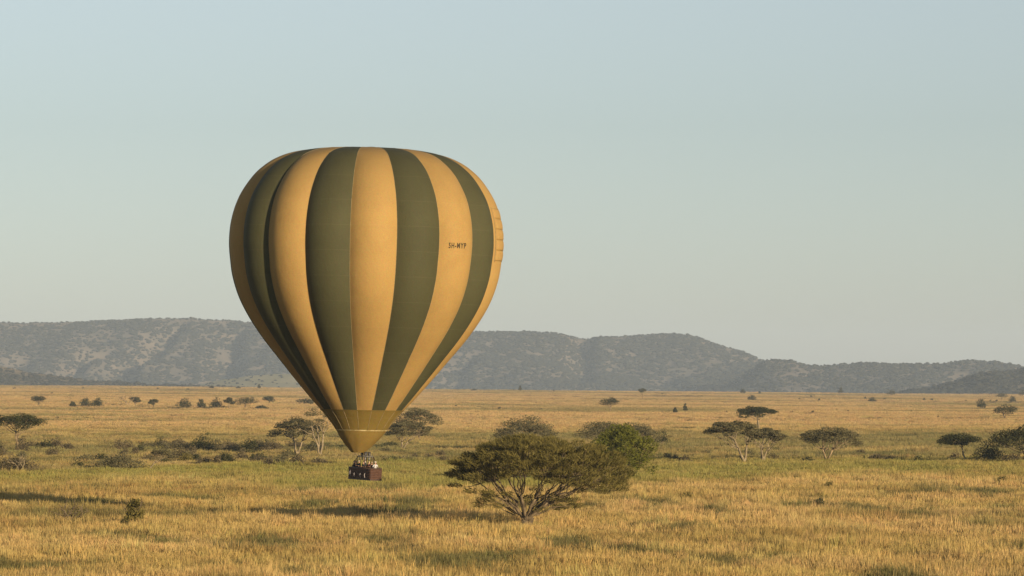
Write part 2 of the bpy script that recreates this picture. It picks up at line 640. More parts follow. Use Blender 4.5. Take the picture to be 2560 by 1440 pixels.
hill_scrub('ridge_scrub', 'dark bushes dotting the long hazy ridge', ridge, 44000, 3, 6.0, 12.0, 0.42)
hill_scrub('shoulder_scrub', 'dark bushes dotting the lower right hill', far_right, 13000, 5, 5.0, 10.5, 0.43)
hill_scrub('wooded_hill_scrub', 'dense dark bush on the right edge hill', dark_right, 5000, 7, 4.0, 8.0, 0.30)
hill_scrub('spur_scrub', 'dense brown bush on the left edge spur', dark_left, 5000, 9, 3.0, 7.0, 0.38)
hill_scrub('knoll_scrub', 'few bushes on the pale knoll', knoll, 700, 13, 3.0, 6.0, 0.56)


# ------------------------------------------------------------------ the grass
def grass_patch(seed, n=150, rad=1.25):
    r = np.random.default_rng(seed)
    nt = 14                                             # tussocks in the patch
    tc = r.uniform(-1, 1, (nt, 2)) * rad
    th = r.uniform(0.4, 1.15, nt)
    k = r.integers(0, nt, n)
    base = tc[k] + r.normal(0, 0.13, (n, 2))
    h = th[k] * r.uniform(0.65, 1.15, n)
    lean = (base - tc[k]) * r.uniform(0.4, 1.6, (n, 1)) + r.normal(0, 0.10, (n, 2)) + np.array([-0.05, 0.02])
    a = r.uniform(0, math.pi, n)
    w = r.uniform(0.010, 0.030, n)
    wx, wy = np.cos(a) * w, np.sin(a) * w
    v = np.zeros((n, 5, 3))
    mid = base + lean * 0.35
    v[:, 0] = np.stack([base[:, 0] - wx, base[:, 1] - wy, np.full(n, -0.05)], -1)
    v[:, 1] = np.stack([base[:, 0] + wx, base[:, 1] + wy, np.full(n, -0.05)], -1)
    v[:, 2] = np.stack([mid[:, 0] + wx * 1.1, mid[:, 1] + wy * 1.1, h * 0.6], -1)
    v[:, 3] = np.stack([mid[:, 0] - wx * 1.1, mid[:, 1] - wy * 1.1, h * 0.6], -1)
    tip = base + lean
    v[:, 4] = np.stack([tip[:, 0], tip[:, 1], h], -1)
    o = np.arange(n)[:, None] * 5
    f = np.concatenate([o + np.array([[0, 1, 2]]), o + np.array([[0, 2, 3]]), o + np.array([[3, 2, 4]])], 0)
    me = mesh_np('grass_clump', v.reshape(-1, 3), f, M['grass'])
    at = me.attributes.new('tip', 'FLOAT', 'POINT')
    tv = np.tile(np.array([0, 0, 0.55, 0.55, 1.0]), n)
    at.data.foreach_set('value', tv.astype(np.float32))
    return me


def grass_tint(x, y, r):
    n = len(x)
    straw = np.array([0.475, 0.348, 0.130])
    gold = np.array([0.53, 0.378, 0.158])
    dull = np.array([0.33, 0.235, 0.082])
    green = np.array([0.275, 0.248, 0.068])
    scrubg = np.array([0.225, 0.20, 0.08])
    dark = np.array([0.115, 0.105, 0.04])
    far = np.array([0.51, 0.355, 0.165])

    def mix(a, b, t):
        t = np.asarray(t)[:, None]
        return a * (1 - t) + b * t
    c = mix(np.tile(straw, (n, 1)), gold, smooth(0.4, 0.65, fbm(x / 23, y / 30, 91, 3)))
    c = mix(c, dull, 0.7 * smooth(0.50, 0.64, fbm(x / 17, y / 26, 77, 4)))
    px = x / y * F_PX + 1280
    row = H_ROW + CAM_H * F_PX / y
    j = (fbm(x / 14, y / 20, 15, 3) - 0.5) * 40
    top = np.interp(px, [0, 300, 600, 1300, 2560], [1190, 1172, 1158, 1150, 1146])
    bot = np.interp(px, [0, 400, 800, 1100, 1500, 1900, 2200, 2560], [1216, 1212, 1226, 1232, 1226, 1204, 1192, 1196])
    band = smooth(top - 5, top + 4, row + j * 0.15) * (1 - smooth(bot - 14, bot + 12, row + j))
    band = band * (0.75 + 0.25 * smooth(0.35, 0.55, fbm(x / 30, y / 40, 29, 3)))
    c = mix(c, green, 0.95 * band)
    # the scrub belt behind it: grey-green, then streaks of green on the far plain
    belt = (1 - smooth(top - 5, top + 4, row)) * smooth(1060, 1092, row + j * 0.6)
    c = mix(c, scrubg, belt * (0.42 + 0.45 * smooth(0.4, 0.6, fbm(x / 40, y / 60, 33, 3))))
    c = mix(c, dark * 1.3, belt * 0.8 * smooth(0.60, 0.70, fbm(x / 9, y / 30, 39, 3)))
    fr = 1 - smooth(1055, 1085, row)
    c = mix(c, far, fr)
    c = mix(c, scrubg, 0.75 * fr * smooth(0.50, 0.68, fbm(x / 160, y / 110, 61, 4)))
    # dark tussocks and green patches in the near grass
    nr = smooth(1200, 1240, row)
    c = mix(c, dark * 1.25, nr * 0.95 * smooth(0.625, 0.70, fbm(x / 5.5, y / 14, 45, 3)))
    c = mix(c, green * 0.85, nr * 0.18 * smooth(0.56, 0.70, fbm(x / 13, y / 22, 49, 3)))
    # left line: a long ground shadow put into the tint; right line: darker growth
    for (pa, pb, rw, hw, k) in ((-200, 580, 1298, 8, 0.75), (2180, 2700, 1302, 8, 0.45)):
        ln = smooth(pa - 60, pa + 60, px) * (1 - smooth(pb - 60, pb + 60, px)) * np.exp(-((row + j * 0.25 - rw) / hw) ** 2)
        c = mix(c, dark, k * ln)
    c = c * r.uniform(0.80, 1.14, (n, 1))
    c = c * (1 + r.normal(0, 0.04, (n, 3)))
    return np.concatenate([np.clip(c, 0.02, 0.75), np.ones((n, 1))], 1)


def build_grass():
    r = np.random.default_rng(21)
    bands = np.geomspace(225, 4750, 60)
    P = []
    for a, b in zip(bands[:-1], bands[1:]):
        m = 0.5 * (a + b)
        hw = 0.172 * m + 14
        n = int(0.62 * (300 / m) ** 1.55 * 2 * hw * (b - a))
        P.append(np.stack([r.uniform(-hw, hw, n), r.uniform(a, b, n)], -1))
    P = np.concatenate(P)
    x, y = P[:, 0], P[:, 1]
    z = terrain(x, y)
    wide = 1.0 + 2.4 * smooth(500, 3500, y)
    hgt = (0.45 + 1.1 * fbm(x / 6, y / 9, 8, 3) ** 1.3) * (1 - 0.25 * smooth(450, 560, y))
    n = len(x)
    hgt = hgt * np.where(r.random(len(x)) < 0.07, 1.45, 1.0)
    scl = np.stack([wide, wide, hgt * r.uniform(0.85, 1.15, n)], -1)
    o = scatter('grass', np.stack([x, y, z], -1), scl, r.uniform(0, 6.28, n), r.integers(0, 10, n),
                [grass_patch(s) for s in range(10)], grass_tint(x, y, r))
    tag(o, 'tall dry golden savanna grass with greener bands', 'grass', kind='stuff')
    print('grass patches', n)


build_grass()


# ------------------------------------------------------------------ trees and bushes
def leaves(centers, radii, counts, size, aspect, rng, upright=0.3, outward=0.0, mid=None):
    """small leaf sprays spread through flattened pads; returns verts, faces"""
    V = []
    for c, rd, n in zip(centers, radii, counts):
        d = rng.normal(0, 1, (n, 3))
        d /= np.linalg.norm(d, axis=1)[:, None] + 1e-9
        rr = rng.uniform(0.25, 1.0, n) ** 0.55
        p = c + d * rr[:, None] * rd
        u = rng.normal(0, 1, (n, 3))
        u[:, 2] = np.abs(u[:, 2]) * upright + rng.normal(0, 0.25, n)
        if outward and mid is not None:
            u = u + outward * (p - mid) / (np.linalg.norm(p - mid, axis=1)[:, None] + 1e-6)
        u /= np.linalg.norm(u, axis=1)[:, None] + 1e-9
        w = np.cross(u, rng.normal(0, 1, (n, 3)))
        w /= np.linalg.norm(w, axis=1)[:, None] + 1e-9
        s = size * rng.uniform(0.6, 1.4, n)[:, None]
        hu, hw = u * s * 0.5, w * s * 0.5 / aspect
        V.append(np.stack([p - hu - hw * 0.6, p - hu * 0.2 + hw, p + hu, p + hu * 0.1 - hw], 1))
    V = np.concatenate(V).reshape(-1, 3)
    F = np.arange(len(V)).reshape(-1, 4)
    return V, F


def curve_pts(a, b, sag, n, rnd, wob):
    a, b = Vector(a), Vector(b)
    out = []
    for i in range(n + 1):
        t = i / n
        p = a.lerp(b, t)
        p.z += sag * math.sin(math.pi * t)
        if 0 < i < n:
            p += Vector((rnd.gauss(0, wob), rnd.gauss(0, wob), rnd.gauss(0, wob * 0.5)))
        out.append(p)
    return out


def grow_branches(mb, pads, nstem, fork_h, r0, rnd, base_spread, sides=5, wob=0.1, foot_z=-0.25):
    """stems from the foot fan out, fork and reach every pad"""
    pads = [Vector(p) for p in pads]
    az = [math.atan2(p.y, p.x) for p in pads]
    order = sorted(range(len(pads)), key=lambda i: az[i])
    groups = [order[i * len(order) // nstem:(i + 1) * len(order) // nstem] for i in range(nstem)]
    for gi, g in enumerate(groups):
        if not g:
            continue
        cen = sum((pads[i] for i in g), Vector()) / len(g)
        foot = Vector((math.cos(gi * 6.283 / nstem), math.sin(gi * 6.283 / nstem), 0)) * base_spread
        fh = fork_h * rnd.uniform(0.8, 1.2)
        k = fh / max(cen.z, 0.1)
        fork = Vector((cen.x * k * 0.8, cen.y * k * 0.8, fh))
        foot.z = foot_z
        rs = r0 / math.sqrt(nstem) ** 0.8
        pts = curve_pts(foot, fork, 0, 4, rnd, wob)
        mb.tube(pts, [rs * (1.35 - 0.5 * i / 4) if i else rs * 1.6 for i in range(5)], sides)
        sub = sorted(g, key=lambda i: (pads[i].x * -cen.y + pads[i].y * cen.x))
        nl = max(1, min(4, len(sub) // 3 + 1))
        for q in range(nl):
            s = sub[q * len(sub) // nl:(q + 1) * len(sub) // nl]
            if not s:
                continue
            c2 = sum((pads[i] for i in s), Vector()) / len(s)
            mid = fork.lerp(c2, 0.62)
            mid.z = fork.z + (c2.z - fork.z) * 0.55
            pts = curve_pts(fork, mid, -0.1 * (c2 - fork).length * 0.4, 4, rnd, wob)
            rl = rs * 0.85 / math.sqrt(nl) ** 0.7
            mb.tube(pts, [rl * (1 - 0.35 * i / 4) for i in range(5)], sides)
            for i in s:
                e = pads[i] + Vector((0, 0, 0.05))
                pts = curve_pts(mid, e, -0.08 * (e - mid).length, 3, rnd, wob)
                rt = rl * 0.55
                mb.tube(pts, [rt * (1 - 0.7 * j / 3) for j in range(4)], 4, False)


def tree(name, label, foot, height, xl, xr, leaf, bark, seed, nstem=2, thick=0.28, dome=0.35, npad=16, nleaf=2600, lsize=0.28,
         aspect=2.2, fork=0.35, r0=0.22, tilt=0.0, pad_r=0.26, pow_=2.2, group=None, cat='tree', outward=0.0, gap=0.0,
         base_spread=0.12, flat=0.35, crown_name='crown', xoff=None):
    """umbrella tree: height, crown from xl to xr (metres from the foot); dome = how far the rim hangs, thick = crown depth (of height)"""
    rnd = random.Random(seed)
    rng = np.random.default_rng(seed)
    R = 0.5 * (xr - xl)
    cx = 0.5 * (xr + xl)
    pr = R * pad_r
    pads, rad = [], []
    for i in range(npad):
        a = i * 2.39996 + rnd.uniform(-0.4, 0.4)
        q = math.sqrt((i + 0.6) / npad) * rnd.uniform(0.88, 1.0)
        x = cx + (R - pr) * q * math.cos(a)
        y = (R - pr) * q * math.sin(a)
        p = pr * rnd.uniform(0.75, 1.3)
        h = p * flat * rnd.uniform(0.8, 1.25)
        z = height - h - dome * height * q ** pow_ - thick * height * rnd.random() ** 1.6 + tilt * (x - cx)
        pads.append((x, y, z))
        rad.append((p, p, h))
    root = empty(name, foot)
    tag(root, label, cat, group)
    mb = MB()
    grow_branches(mb, [(p[0], p[1], p[2] - rad[i][2] * 0.5) for i, p in enumerate(pads)], nstem, fork * height, r0, rnd, base_spread)
    mb.build('trunk', bark, root, True)
    w = np.array([r[0] ** 2 for r in rad])
    cnt = np.maximum(8, (nleaf * w / w.sum()).astype(int))
    V, F = leaves(np.array(pads), np.array(rad), cnt, lsize, aspect, rng, outward=outward, mid=np.array([cx, 0, height * 0.35]))
    link(bpy.data.objects.new(crown_name, mesh_np(crown_name, V, F, leaf)), root)
    return root


def bush(name, label, foot, height, width, leaf, bark, seed, nleaf=900, lsize=0.22, npad=9, group=None, cat='bush', aspect=1.8, lean=0.0, flat=0.75, sprigs=0):
    rnd = random.Random(seed)
    rng = np.random.default_rng(seed)
    R = width * 0.5
    pads, rad = [], []
    for i in range(npad):
        a = i * 2.39996 + rnd.uniform(-0.5, 0.5)
        q = math.sqrt((i + 0.4) / npad)
        p = R * rnd.uniform(0.30, 0.48)
        zt = height * (1 - 0.62 * q ** 2) * rnd.uniform(0.8, 1.0)
        h = min(p * flat, zt * 0.5)
        x = (R - p * 0.8) * q * math.cos(a) + lean * zt
        pads.append((x, (R - p * 0.8) * q * math.sin(a), max(zt - h, h * 0.6)))
        rad.append((p, p, h))
        if zt > height * 0.5:
            pads.append((x * 0.8, (R - p) * q * math.sin(a) * 0.8, max(zt * 0.45, h * 0.5)))
            rad.append((p * 1.05, p * 1.05, h))
    root = empty(name, foot)
    tag(root, label, cat, group)
    mb = MB()
    grow_branches(mb, pads, min(4, max(2, npad // 3)), height * 0.22, height * 0.035 + 0.02, rnd, 0.1, 4, 0.05)
    for k in range(sprigs):
        a = rnd.uniform(0, 6.28)
        e = Vector((math.cos(a) * R * rnd.uniform(0.5, 1.15), math.sin(a) * R * 0.6, height * rnd.uniform(0.45, 1.12)))
        mb.tube(curve_pts((0, 0, 0.1), e, 0.1, 4, rnd, 0.06), [0.05, 0.045, 0.035, 0.028, 0.015], 4, False)
    mb.build('stems', bark, root, True)
    w = np.array([r[0] ** 2 for r in rad])
    cnt = np.maximum(6, (nleaf * w / w.sum()).astype(int))
    V, F = leaves(np.array(pads), np.array(rad), cnt, lsize, aspect, rng, upright=0.8)
    link(bpy.data.objects.new('foliage', mesh_np('foliage', V, F, leaf)), root)
    return root


def bare(name, label, foot, height, width, bark, seed, cat='tree', nstem=4, thick=0.12, group=None):
    """leafless limbs forking three times"""
    rnd = random.Random(seed)
    mb = MB()

    def limb(a, d, ln, r, lv):
        e = a + d * ln
        pts = curve_pts(a, e, 0, 3, rnd, ln * 0.07)
        mb.tube(pts, [r, r * 0.85, r * 0.7, r * 0.55], 5, lv == 0)
        if lv < 3:
            for q in range(rnd.choice((2, 2, 3))):
                nd = (d + Vector((rnd.gauss(0, 0.55), rnd.gauss(0, 0.55), rnd.gauss(0.05, 0.3)))).normalized()
                limb(e, nd, ln * rnd.uniform(0.55, 0.8), r * 0.6, lv + 1)
    for k in range(nstem):
        a = 6.283 * k / nstem + rnd.uniform(-.4, .4)
        d = Vector((math.cos(a) * width / height * 0.55, math.sin(a) * 0.3, rnd.uniform(0.55, 1.0))).normalized()
        limb(Vector((0, 0, -0.1)), d, height * 0.42, thick, 0)
    o = mb.build(name, bark, None, True)
    o.location = foot
    return tag(o, label, cat, group)


def px_tree(name, label, bx, by, top, left, right, leaf, bark, seed, hidden_y=None, **kw):
    """a tree whose foot, top and crown edges are read off the photograph"""
    foot = on_ground(bx, by)
    by = by + 0.5 * F_PX / foot.y                   # the foot itself is hidden in the grass
    foot = on_ground(bx, by)
    m = foot.y / F_PX
    wx = 0.085 * (right - left)
    left, right = left - wx, right + wx
    hgt = (by - top) * m * (1.12 if kw.get('bushy') else 1.03)
    lv = kw.pop('bushy', False)
    if lv:
        return bush(name, label, foot, hgt, (right - left) * m, leaf, bark, seed, **kw)
    return tree(name, label, foot, hgt, (left - bx) * m, (right - bx) * m, leaf, bark, seed, **kw)


# --- the big spreading tree beside the balloon
def main_tree():
    foot = on_ground(1312, 1326)
    m = foot.y / F_PX
    rnd = random.Random(5)
    rng = np.random.default_rng(5)
    cx = (1352 - 1312) * m
    R = 240 * m
    pxs = np.array([1112, 1130, 1200, 1250, 1300, 1400, 1450, 1500, 1550, 1588])
    topz = (1326 - np.array([1205, 1152, 1112, 1090, 1081, 1084, 1092, 1108, 1136, 1182])) * m
    botz = (1326 - np.array([1228, 1222, 1212, 1192, 1182, 1196, 1212, 1235, 1228, 1210])) * m
    pads, rad, tips = [], [], []
    n = 270
    for i in range(n):
        a = i * 2.39996 + rnd.uniform(-.3, .3)
        q = math.sqrt((i + .5) / n)
        x = cx + R * 0.93 * q * math.cos(a)
        y = R * 0.85 * q * math.sin(a)
        pxx = 1312 + x / m
        side = abs(y) / (R * 0.9)
        tz = np.interp(pxx, pxs, topz) - 2.6 * side ** 2.5
        bz = np.interp(pxx, pxs, botz) - 0.9 * side ** 2
        f = rnd.random() ** 1.2
        p = rnd.uniform(0.65, 1.15)
        h = p * rnd.uniform(0.26, 0.5)
        z = tz - h - f * max(0.3, (tz - bz - 2 * h))
        pads.append((x, y, z))
        rad.append((p, p, h))
    root = empty('acacia_tree', foot)
    tag(root, 'large spreading olive thorn tree with many stems right of the balloon basket', 'tree')
    mb = MB()
    mb.tube([(0, 0, -0.3), (0.05, 0, 0.4), (0.0, 0.05, 0.9), (-0.05, 0, 1.7)], [0.50, 0.40, 0.34, 0.16], 9)
    mb.tube([(0.45, 0.1, -0.3), (0.5, 0.1, 0.5), (0.75, 0.1, 1.3)], [0.33, 0.27, 0.2], 8)
    grow_branches(mb, [(p[0], p[1], p[2] - .1) for p in pads], 9, 3.0, 0.36, rnd, 0.20, 6, 0.15, 0.75)
    for k in range(26):                                   # low sparse twigs under the crown
        a = rnd.uniform(0, 6.28)
        e = Vector((math.cos(a) * rnd.uniform(3, 6.5), math.sin(a) * rnd.uniform(2, 5), rnd.uniform(1.8, 4.2)))
        st = Vector((e.x * 0.22, e.y * 0.22, 1.0 + e.z * 0.2))
        mb.tube(curve_pts(st, e, 0.3, 4, rnd, 0.15), [0.07, 0.06, 0.045, 0.03, 0.015], 4, False)
        pads.append(tuple(e))
        rad.append((0.8, 0.8, 0.3))
    mb.build('trunk', M['bark_main'], root, True)
    cnt = np.array([int(165 * r[0] ** 2 * rnd.uniform(0.7, 1.3)) for r in rad])
    cnt[-26:] = 75
    V, F = leaves(np.array(pads), np.array(rad), cnt, 0.55, 9.0, rng, upright=0.7, outward=1.1, mid=np.array([cx, 0, 2.5]))
    link(bpy.data.objects.new('crown', mesh_np('crown', V, F, M['leaf_main'])), root)


main_tree()
px_tree('leafy_tree', 'bright green leafy tree behind the right end of the large spreading tree', 1556, 1205, 1062, 1474, 1640, M['leaf_green'],
        M['bark_mid'], 12, nstem=4, thick=0.5, dome=0.28, npad=70, nleaf=12000, lsize=0.42, aspect=3.5, fork=0.25, pad_r=0.22, flat=0.7, outward=0.9)

MID = dict(nleaf=7600, lsize=0.30, npad=40, pad_r=0.20, flat=0.30)
px_tree('acacia_tree', 'pale-trunked umbrella tree with forked leaning trunk just left of the basket', 742, 1132, 1046, 668, 812, M['leaf_mid'], M['bark_pale'], 31,
        nstem=3, thick=0.14, dome=0.40, fork=0.42, r0=0.30, **MID)
px_tree('acacia_tree', 'tall thin-crowned pale tree half hidden behind the balloon skirt', 803, 1135, 1014, 722, 850, M['leaf_mid'], M['bark_pale'], 32,
        nstem=3, thick=0.40, dome=0.16, fork=0.42, r0=0.28, nleaf=2600, lsize=0.28, npad=20, pad_r=0.2)
px_tree('acacia_tree', 'grey-trunked umbrella tree just right of the balloon skirt', 1004, 1120, 1053, 958, 1086, M['leaf_mid'], M['bark_pale'], 33,
        nstem=3, thick=0.22, dome=0.28, fork=0.32, r0=0.26, **MID)
px_tree('acacia_tree', 'flat dense crown standing behind the grey-trunked tree right of the skirt', 1048, 1096, 1019, 990, 1104, M['leaf_mid'], M['bark_mid'], 34,
        nstem=2, thick=0.10, dome=0.34, fork=0.4, r0=0.24, nleaf=5200, lsize=0.36, npad=22)
px_tree('acacia_tree', 'low domed umbrella tree above the left half of the large spreading tree', 1310, 1122, 1035, 1228, 1399, M['leaf_mid'], M['bark_pale'], 35,
        nstem=4, thick=0.20, dome=0.48, fork=0.3, r0=0.26, pow_=1.6, nleaf=7000, lsize=0.32, npad=32)
px_tree('acacia_tree', 'slanting flat crown just left of the bright green leafy tree', 1510, 1126, 1047, 1432, 1590, M['leaf_mid'], M['bark_pale'], 36,
        nstem=3, thick=0.10, dome=0.44, fork=0.35, r0=0.26, pow_=1.7, nleaf=5200, lsize=0.32, npad=26)
px_tree('acacia_tree', 'dark domed crown behind the top of the bright green leafy tree', 1592, 1124, 1053, 1520, 1660, M['leaf_mid'], M['bark_mid'], 37,
        nstem=3, thick=0.16, dome=0.5, fork=0.35, r0=0.26, pow_=1.7, nleaf=5200, lsize=0.32, npad=26)
px_tree('thorn_bush', 'small dark bush at the right tip of the domed crown behind the green tree', 1655, 1108, 1069, 1633, 1680, M['leaf_dark'], M['bark_mid'], 38,
        bushy=True, nleaf=700, lsize=0.3)
px_tree('acacia_tree', 'flat-topped dark tree standing farther back behind the pale-trunked pair', 1897, 1072, 1015, 1835, 1949, M['leaf_dark'], M['bark_pale'], 39,
        nstem=2, thick=0.14, dome=0.20, fork=0.42, r0=0.34, nleaf=5200, lsize=0.42, npad=26, pad_r=0.24)
px_tree('acacia_tree', 'wide pale-trunked umbrella tree, left of the joined pair right of centre', 1863, 1154, 1052, 1760, 1905, M['leaf_mid'], M['bark_pale'], 40,
        nstem=3, thick=0.16, dome=0.22, fork=0.40, r0=0.32, **MID)
px_tree('acacia_tree', 'smaller pale-trunked umbrella tree, right of the joined pair right of centre', 1906, 1151, 1070, 1862, 1967, M['leaf_mid'], M['bark_pale'], 41,
        nstem=3, thick=0.18, dome=0.22, fork=0.38, r0=0.28, **MID)
px_tree('acacia_tree', 'lone wide umbrella tree with V-shaped trunk on the right of the plain', 2065, 1148, 1068, 1998, 2157, M['leaf_mid'], M['bark_mid'], 42,
        nstem=4, thick=0.26, dome=0.26, fork=0.30, r0=0.28, **MID)
px_tree('acacia_tree', 'small dark green single-stemmed tree near the right edge', 2413, 1147, 1083, 2341, 2453, M['leaf_dark'], M['bark_pale'], 43,
        nstem=1, thick=0.20, dome=0.18, fork=0.48, r0=0.16, nleaf=5600, lsize=0.30, npad=24, base_spread=0.0, tilt=0.06)
px_tree('acacia_tree', 'dark dense umbrella tree cut by the right edge of the photograph', 2572, 1152, 1056, 2462, 2690, M['leaf_dark'], M['bark_dark'], 44,
        nstem=4, thick=0.18, dome=0.42, fork=0.3, r0=0.32, nleaf=9000, lsize=0.32, npad=38, pow_=1.8)
px_tree('acacia_tree', 'flat-topped dark umbrella tree cut by the left edge of the photograph', 44, 1122, 1034, -34, 120, M['leaf_dark'], M['bark_mid'], 45,
        nstem=2, thick=0.12, dome=0.20, fork=0.42, r0=0.28, nleaf=5600, lsize=0.34, npad=26, tilt=-0.05)

# --- scrub belt bushes
def pb(name, label, bx, by, top, left, right, leaf, seed, bark='bark_mid', **kw):
    kw.setdefault('nleaf', 1100)
    kw.setdefault('lsize', 0.26)
    return px_tree(name, label, bx, by, top, left, right, M[leaf], M[bark], seed, bushy=True, **kw)


pb('thorn_bush', 'brown bush at the foot of the flat-topped tree on the left edge', 55, 1126, 1092, 36, 74, 'leaf_brown', 101)
pb('thorn_bush', 'broad brown thicket with pale bare limbs at the lower left edge', 36, 1177, 1130, -28, 98, 'leaf_brown', 102, nleaf=3600, npad=16, sprigs=0)
pb('thorn_bush', 'brown bush against the left edge behind the broad thicket', -2, 1140, 1102, -34, 28, 'leaf_brown', 103)
pb('thorn_bush', 'long dark bush right of the flat-topped tree on the left', 112, 1118, 1097, 88, 138, 'leaf_dark', 104)
pb('thorn_bush', 'grey-brown bush behind the long dark bush on the left', 140, 1116, 1094, 120, 160, 'leaf_brown', 105)
pb('thorn_bush', 'low rounded brown bush, rightmost of the three near the left umbrella tree', 170, 1121, 1102, 150, 193, 'leaf_brown', 106)
pb('thorn_bush', 'thin wispy upright bush alone in the left scrub belt', 298, 1121, 1094, 276, 316, 'leaf_brown', 107, nleaf=420, sprigs=8)
pb('thorn_bush', 'small round dark bush right of the wispy upright bush', 352, 1128, 1106, 340, 367, 'leaf_dark', 108, nleaf=600)
pb('thorn_bush', 'tiny dark bush between the round one and the large dark clump', 397, 1118, 1106, 388, 408, 'leaf_dark', 109, nleaf=350)
pb('thorn_bush', 'grey bush at the left side of the large dark clump', 444, 1122, 1096, 417, 478, 'leaf_brown', 110)
pb('thorn_bush', 'large dark rounded clump, tallest in the left scrub belt', 506, 1124, 1082, 470, 542, 'leaf_dark', 111, nleaf=2600, npad=14)
pb('thorn_bush', 'pale brown bush right of the large dark clump', 566, 1120, 1098, 545, 592, 'leaf_brown', 112, nleaf=700)
pb('thorn_bush', 'dark domed bush farther right in the left scrub belt', 624, 1124, 1091, 594, 654, 'leaf_dark', 113, nleaf=1700, npad=12)
pb('thorn_bush', 'grey-brown bush left of the forked pale trunk', 678, 1124, 1097, 648, 712, 'leaf_brown', 114, nleaf=1400)
pb('thorn_bush', 'brown bush directly behind the forked pale trunk', 738, 1118, 1094, 708, 768, 'leaf_brown', 115, nleaf=1400)
pb('thorn_bush', 'dark bush between the two pale trunks left of the basket', 782, 1122, 1100, 768, 815, 'leaf_dark', 116, nleaf=900)
pb('thorn_bush', 'low wide spreading thorn bush in front of the left scrub belt', 300, 1168, 1126, 228, 362, 'leaf_mid', 117, nleaf=3400, npad=18, flat=0.5)
pb('thorn_bush', 'small fallen bush at the left of the wide spreading thorn bush', 196, 1164, 1148, 176, 216, 'leaf_dark', 118, nleaf=500)
px_tree('leaning_tree', 'leaning thorn tree with bare slanting stem in the left scrub belt', 372, 1168, 1118, 368, 446, M['leaf_mid'], M['bark_pale'], 119,
        nstem=2, thick=0.2, dome=0.25, npad=14, nleaf=1600, lsize=0.26, fork=0.3, r0=0.10)
pb('thorn_bush', 'greenish bush right of the leaning thorn tree', 466, 1152, 1130, 446, 492, 'leaf_main', 120, nleaf=900)
pb('thorn_bush', 'brown low bush between the two greenish ones', 512, 1156, 1138, 488, 540, 'leaf_brown', 121, nleaf=900)
pb('thorn_bush', 'darker green bush in the front of the left scrub belt', 564, 1155, 1128, 538, 592, 'leaf_dark', 122, nleaf=1300)
pb('thorn_bush', 'grey bush below the two pale trunks', 742, 1158, 1131, 720, 770, 'leaf_brown', 123, nleaf=1200)
pb('thorn_bush', 'low brown bush left of the basket in the scrub', 800, 1156, 1142, 770, 832, 'leaf_brown', 124, nleaf=900)
pb('thorn_bush', 'tall brown bush at the far right of the left scrub belt', 604, 1146, 1120, 588, 632, 'leaf_brown', 125, nleaf=800)
pb('thorn_bush', 'small dark bush below the tree right of the skirt', 975, 1113, 1100, 955, 1000, 'leaf_dark', 126, nleaf=600)
pb('thorn_bush', 'low dark bush right of the basket in the scrub', 985, 1150, 1138, 958, 1016, 'leaf_dark', 127, nleaf=800)
pb('thorn_bush', 'low grey bush left of the large spreading tree', 1105, 1152, 1138, 1085, 1130, 'leaf_brown', 128, nleaf=800)
pb('thorn_bush', 'small grey bush above the left end of the large spreading tree', 1102, 1138, 1124, 1088, 1120, 'leaf_brown', 129, nleaf=600)
pb('thorn_bush', 'brown bush right of the bright green leafy tree', 1712, 1152, 1136, 1692, 1735, 'leaf_brown', 130, nleaf=800)
pb('thorn_bush', 'brown bush at the foot of the joined pale-trunked pair', 1932, 1148, 1132, 1912, 1952, 'leaf_brown', 131, nleaf=900)
pb('thorn_bush', 'low dark bush left of the lone wide umbrella tree', 2018, 1152, 1141, 1994, 2040, 'leaf_dark', 132, nleaf=700)
pb('thorn_bush', 'brown low bush right of the lone wide umbrella tree', 2190, 1146, 1132, 2166, 2216, 'leaf_brown', 133, nleaf=800)
pb('thorn_bush', 'small round dark bush alone in the right scrub', 2295, 1150, 1139, 2284, 2308, 'leaf_dark', 134, nleaf=450)
pb('thorn_bush', 'broad dark bush between the two right-edge trees', 2475, 1148, 1106, 2432, 2522, 'leaf_dark', 135, nleaf=2400, npad=13)
pb('thorn_bush', 'brown bush under the dark tree cut by the right edge', 2530, 1152, 1128, 2500, 2570, 'leaf_brown', 136, nleaf=1300)
pb('thorn_bush', 'brown bush left of the small dark green single-stemmed tree', 2388, 1144, 1130, 2368, 2408, 'leaf_brown', 137, nleaf=700)
r_s = random.Random(515)
for k in range(56):
    bx = r_s.choice((r_s.uniform(-10, 860), r_s.uniform(400, 860), r_s.uniform(220, 700)))
    by = r_s.choice((r_s.uniform(1112, 1128), r_s.uniform(1136, 1160)))
    w = r_s.uniform(26, 66)
    lf = r_s.choice(('leaf_brown', 'leaf_brown', 'leaf_mid', 'leaf_dark'))
    look = {'leaf_brown': 'low grey-brown', 'leaf_mid': 'low grey-olive', 'leaf_dark': 'low dark green'}[lf]
    where = 'in front row' if by > 1130 else 'in back row'
    half = 'far left' if bx < 300 else ('middle' if bx < 600 else 'right end')
    pb('scrub_bush', '%s scrub %s of the left belt, %s' % (look, where, half), bx, by, by - r_s.uniform(11, 25), bx - w / 2, bx + w / 2,
       lf, 600 + k, nleaf=650, npad=7, group='filler scrub in the left belt')
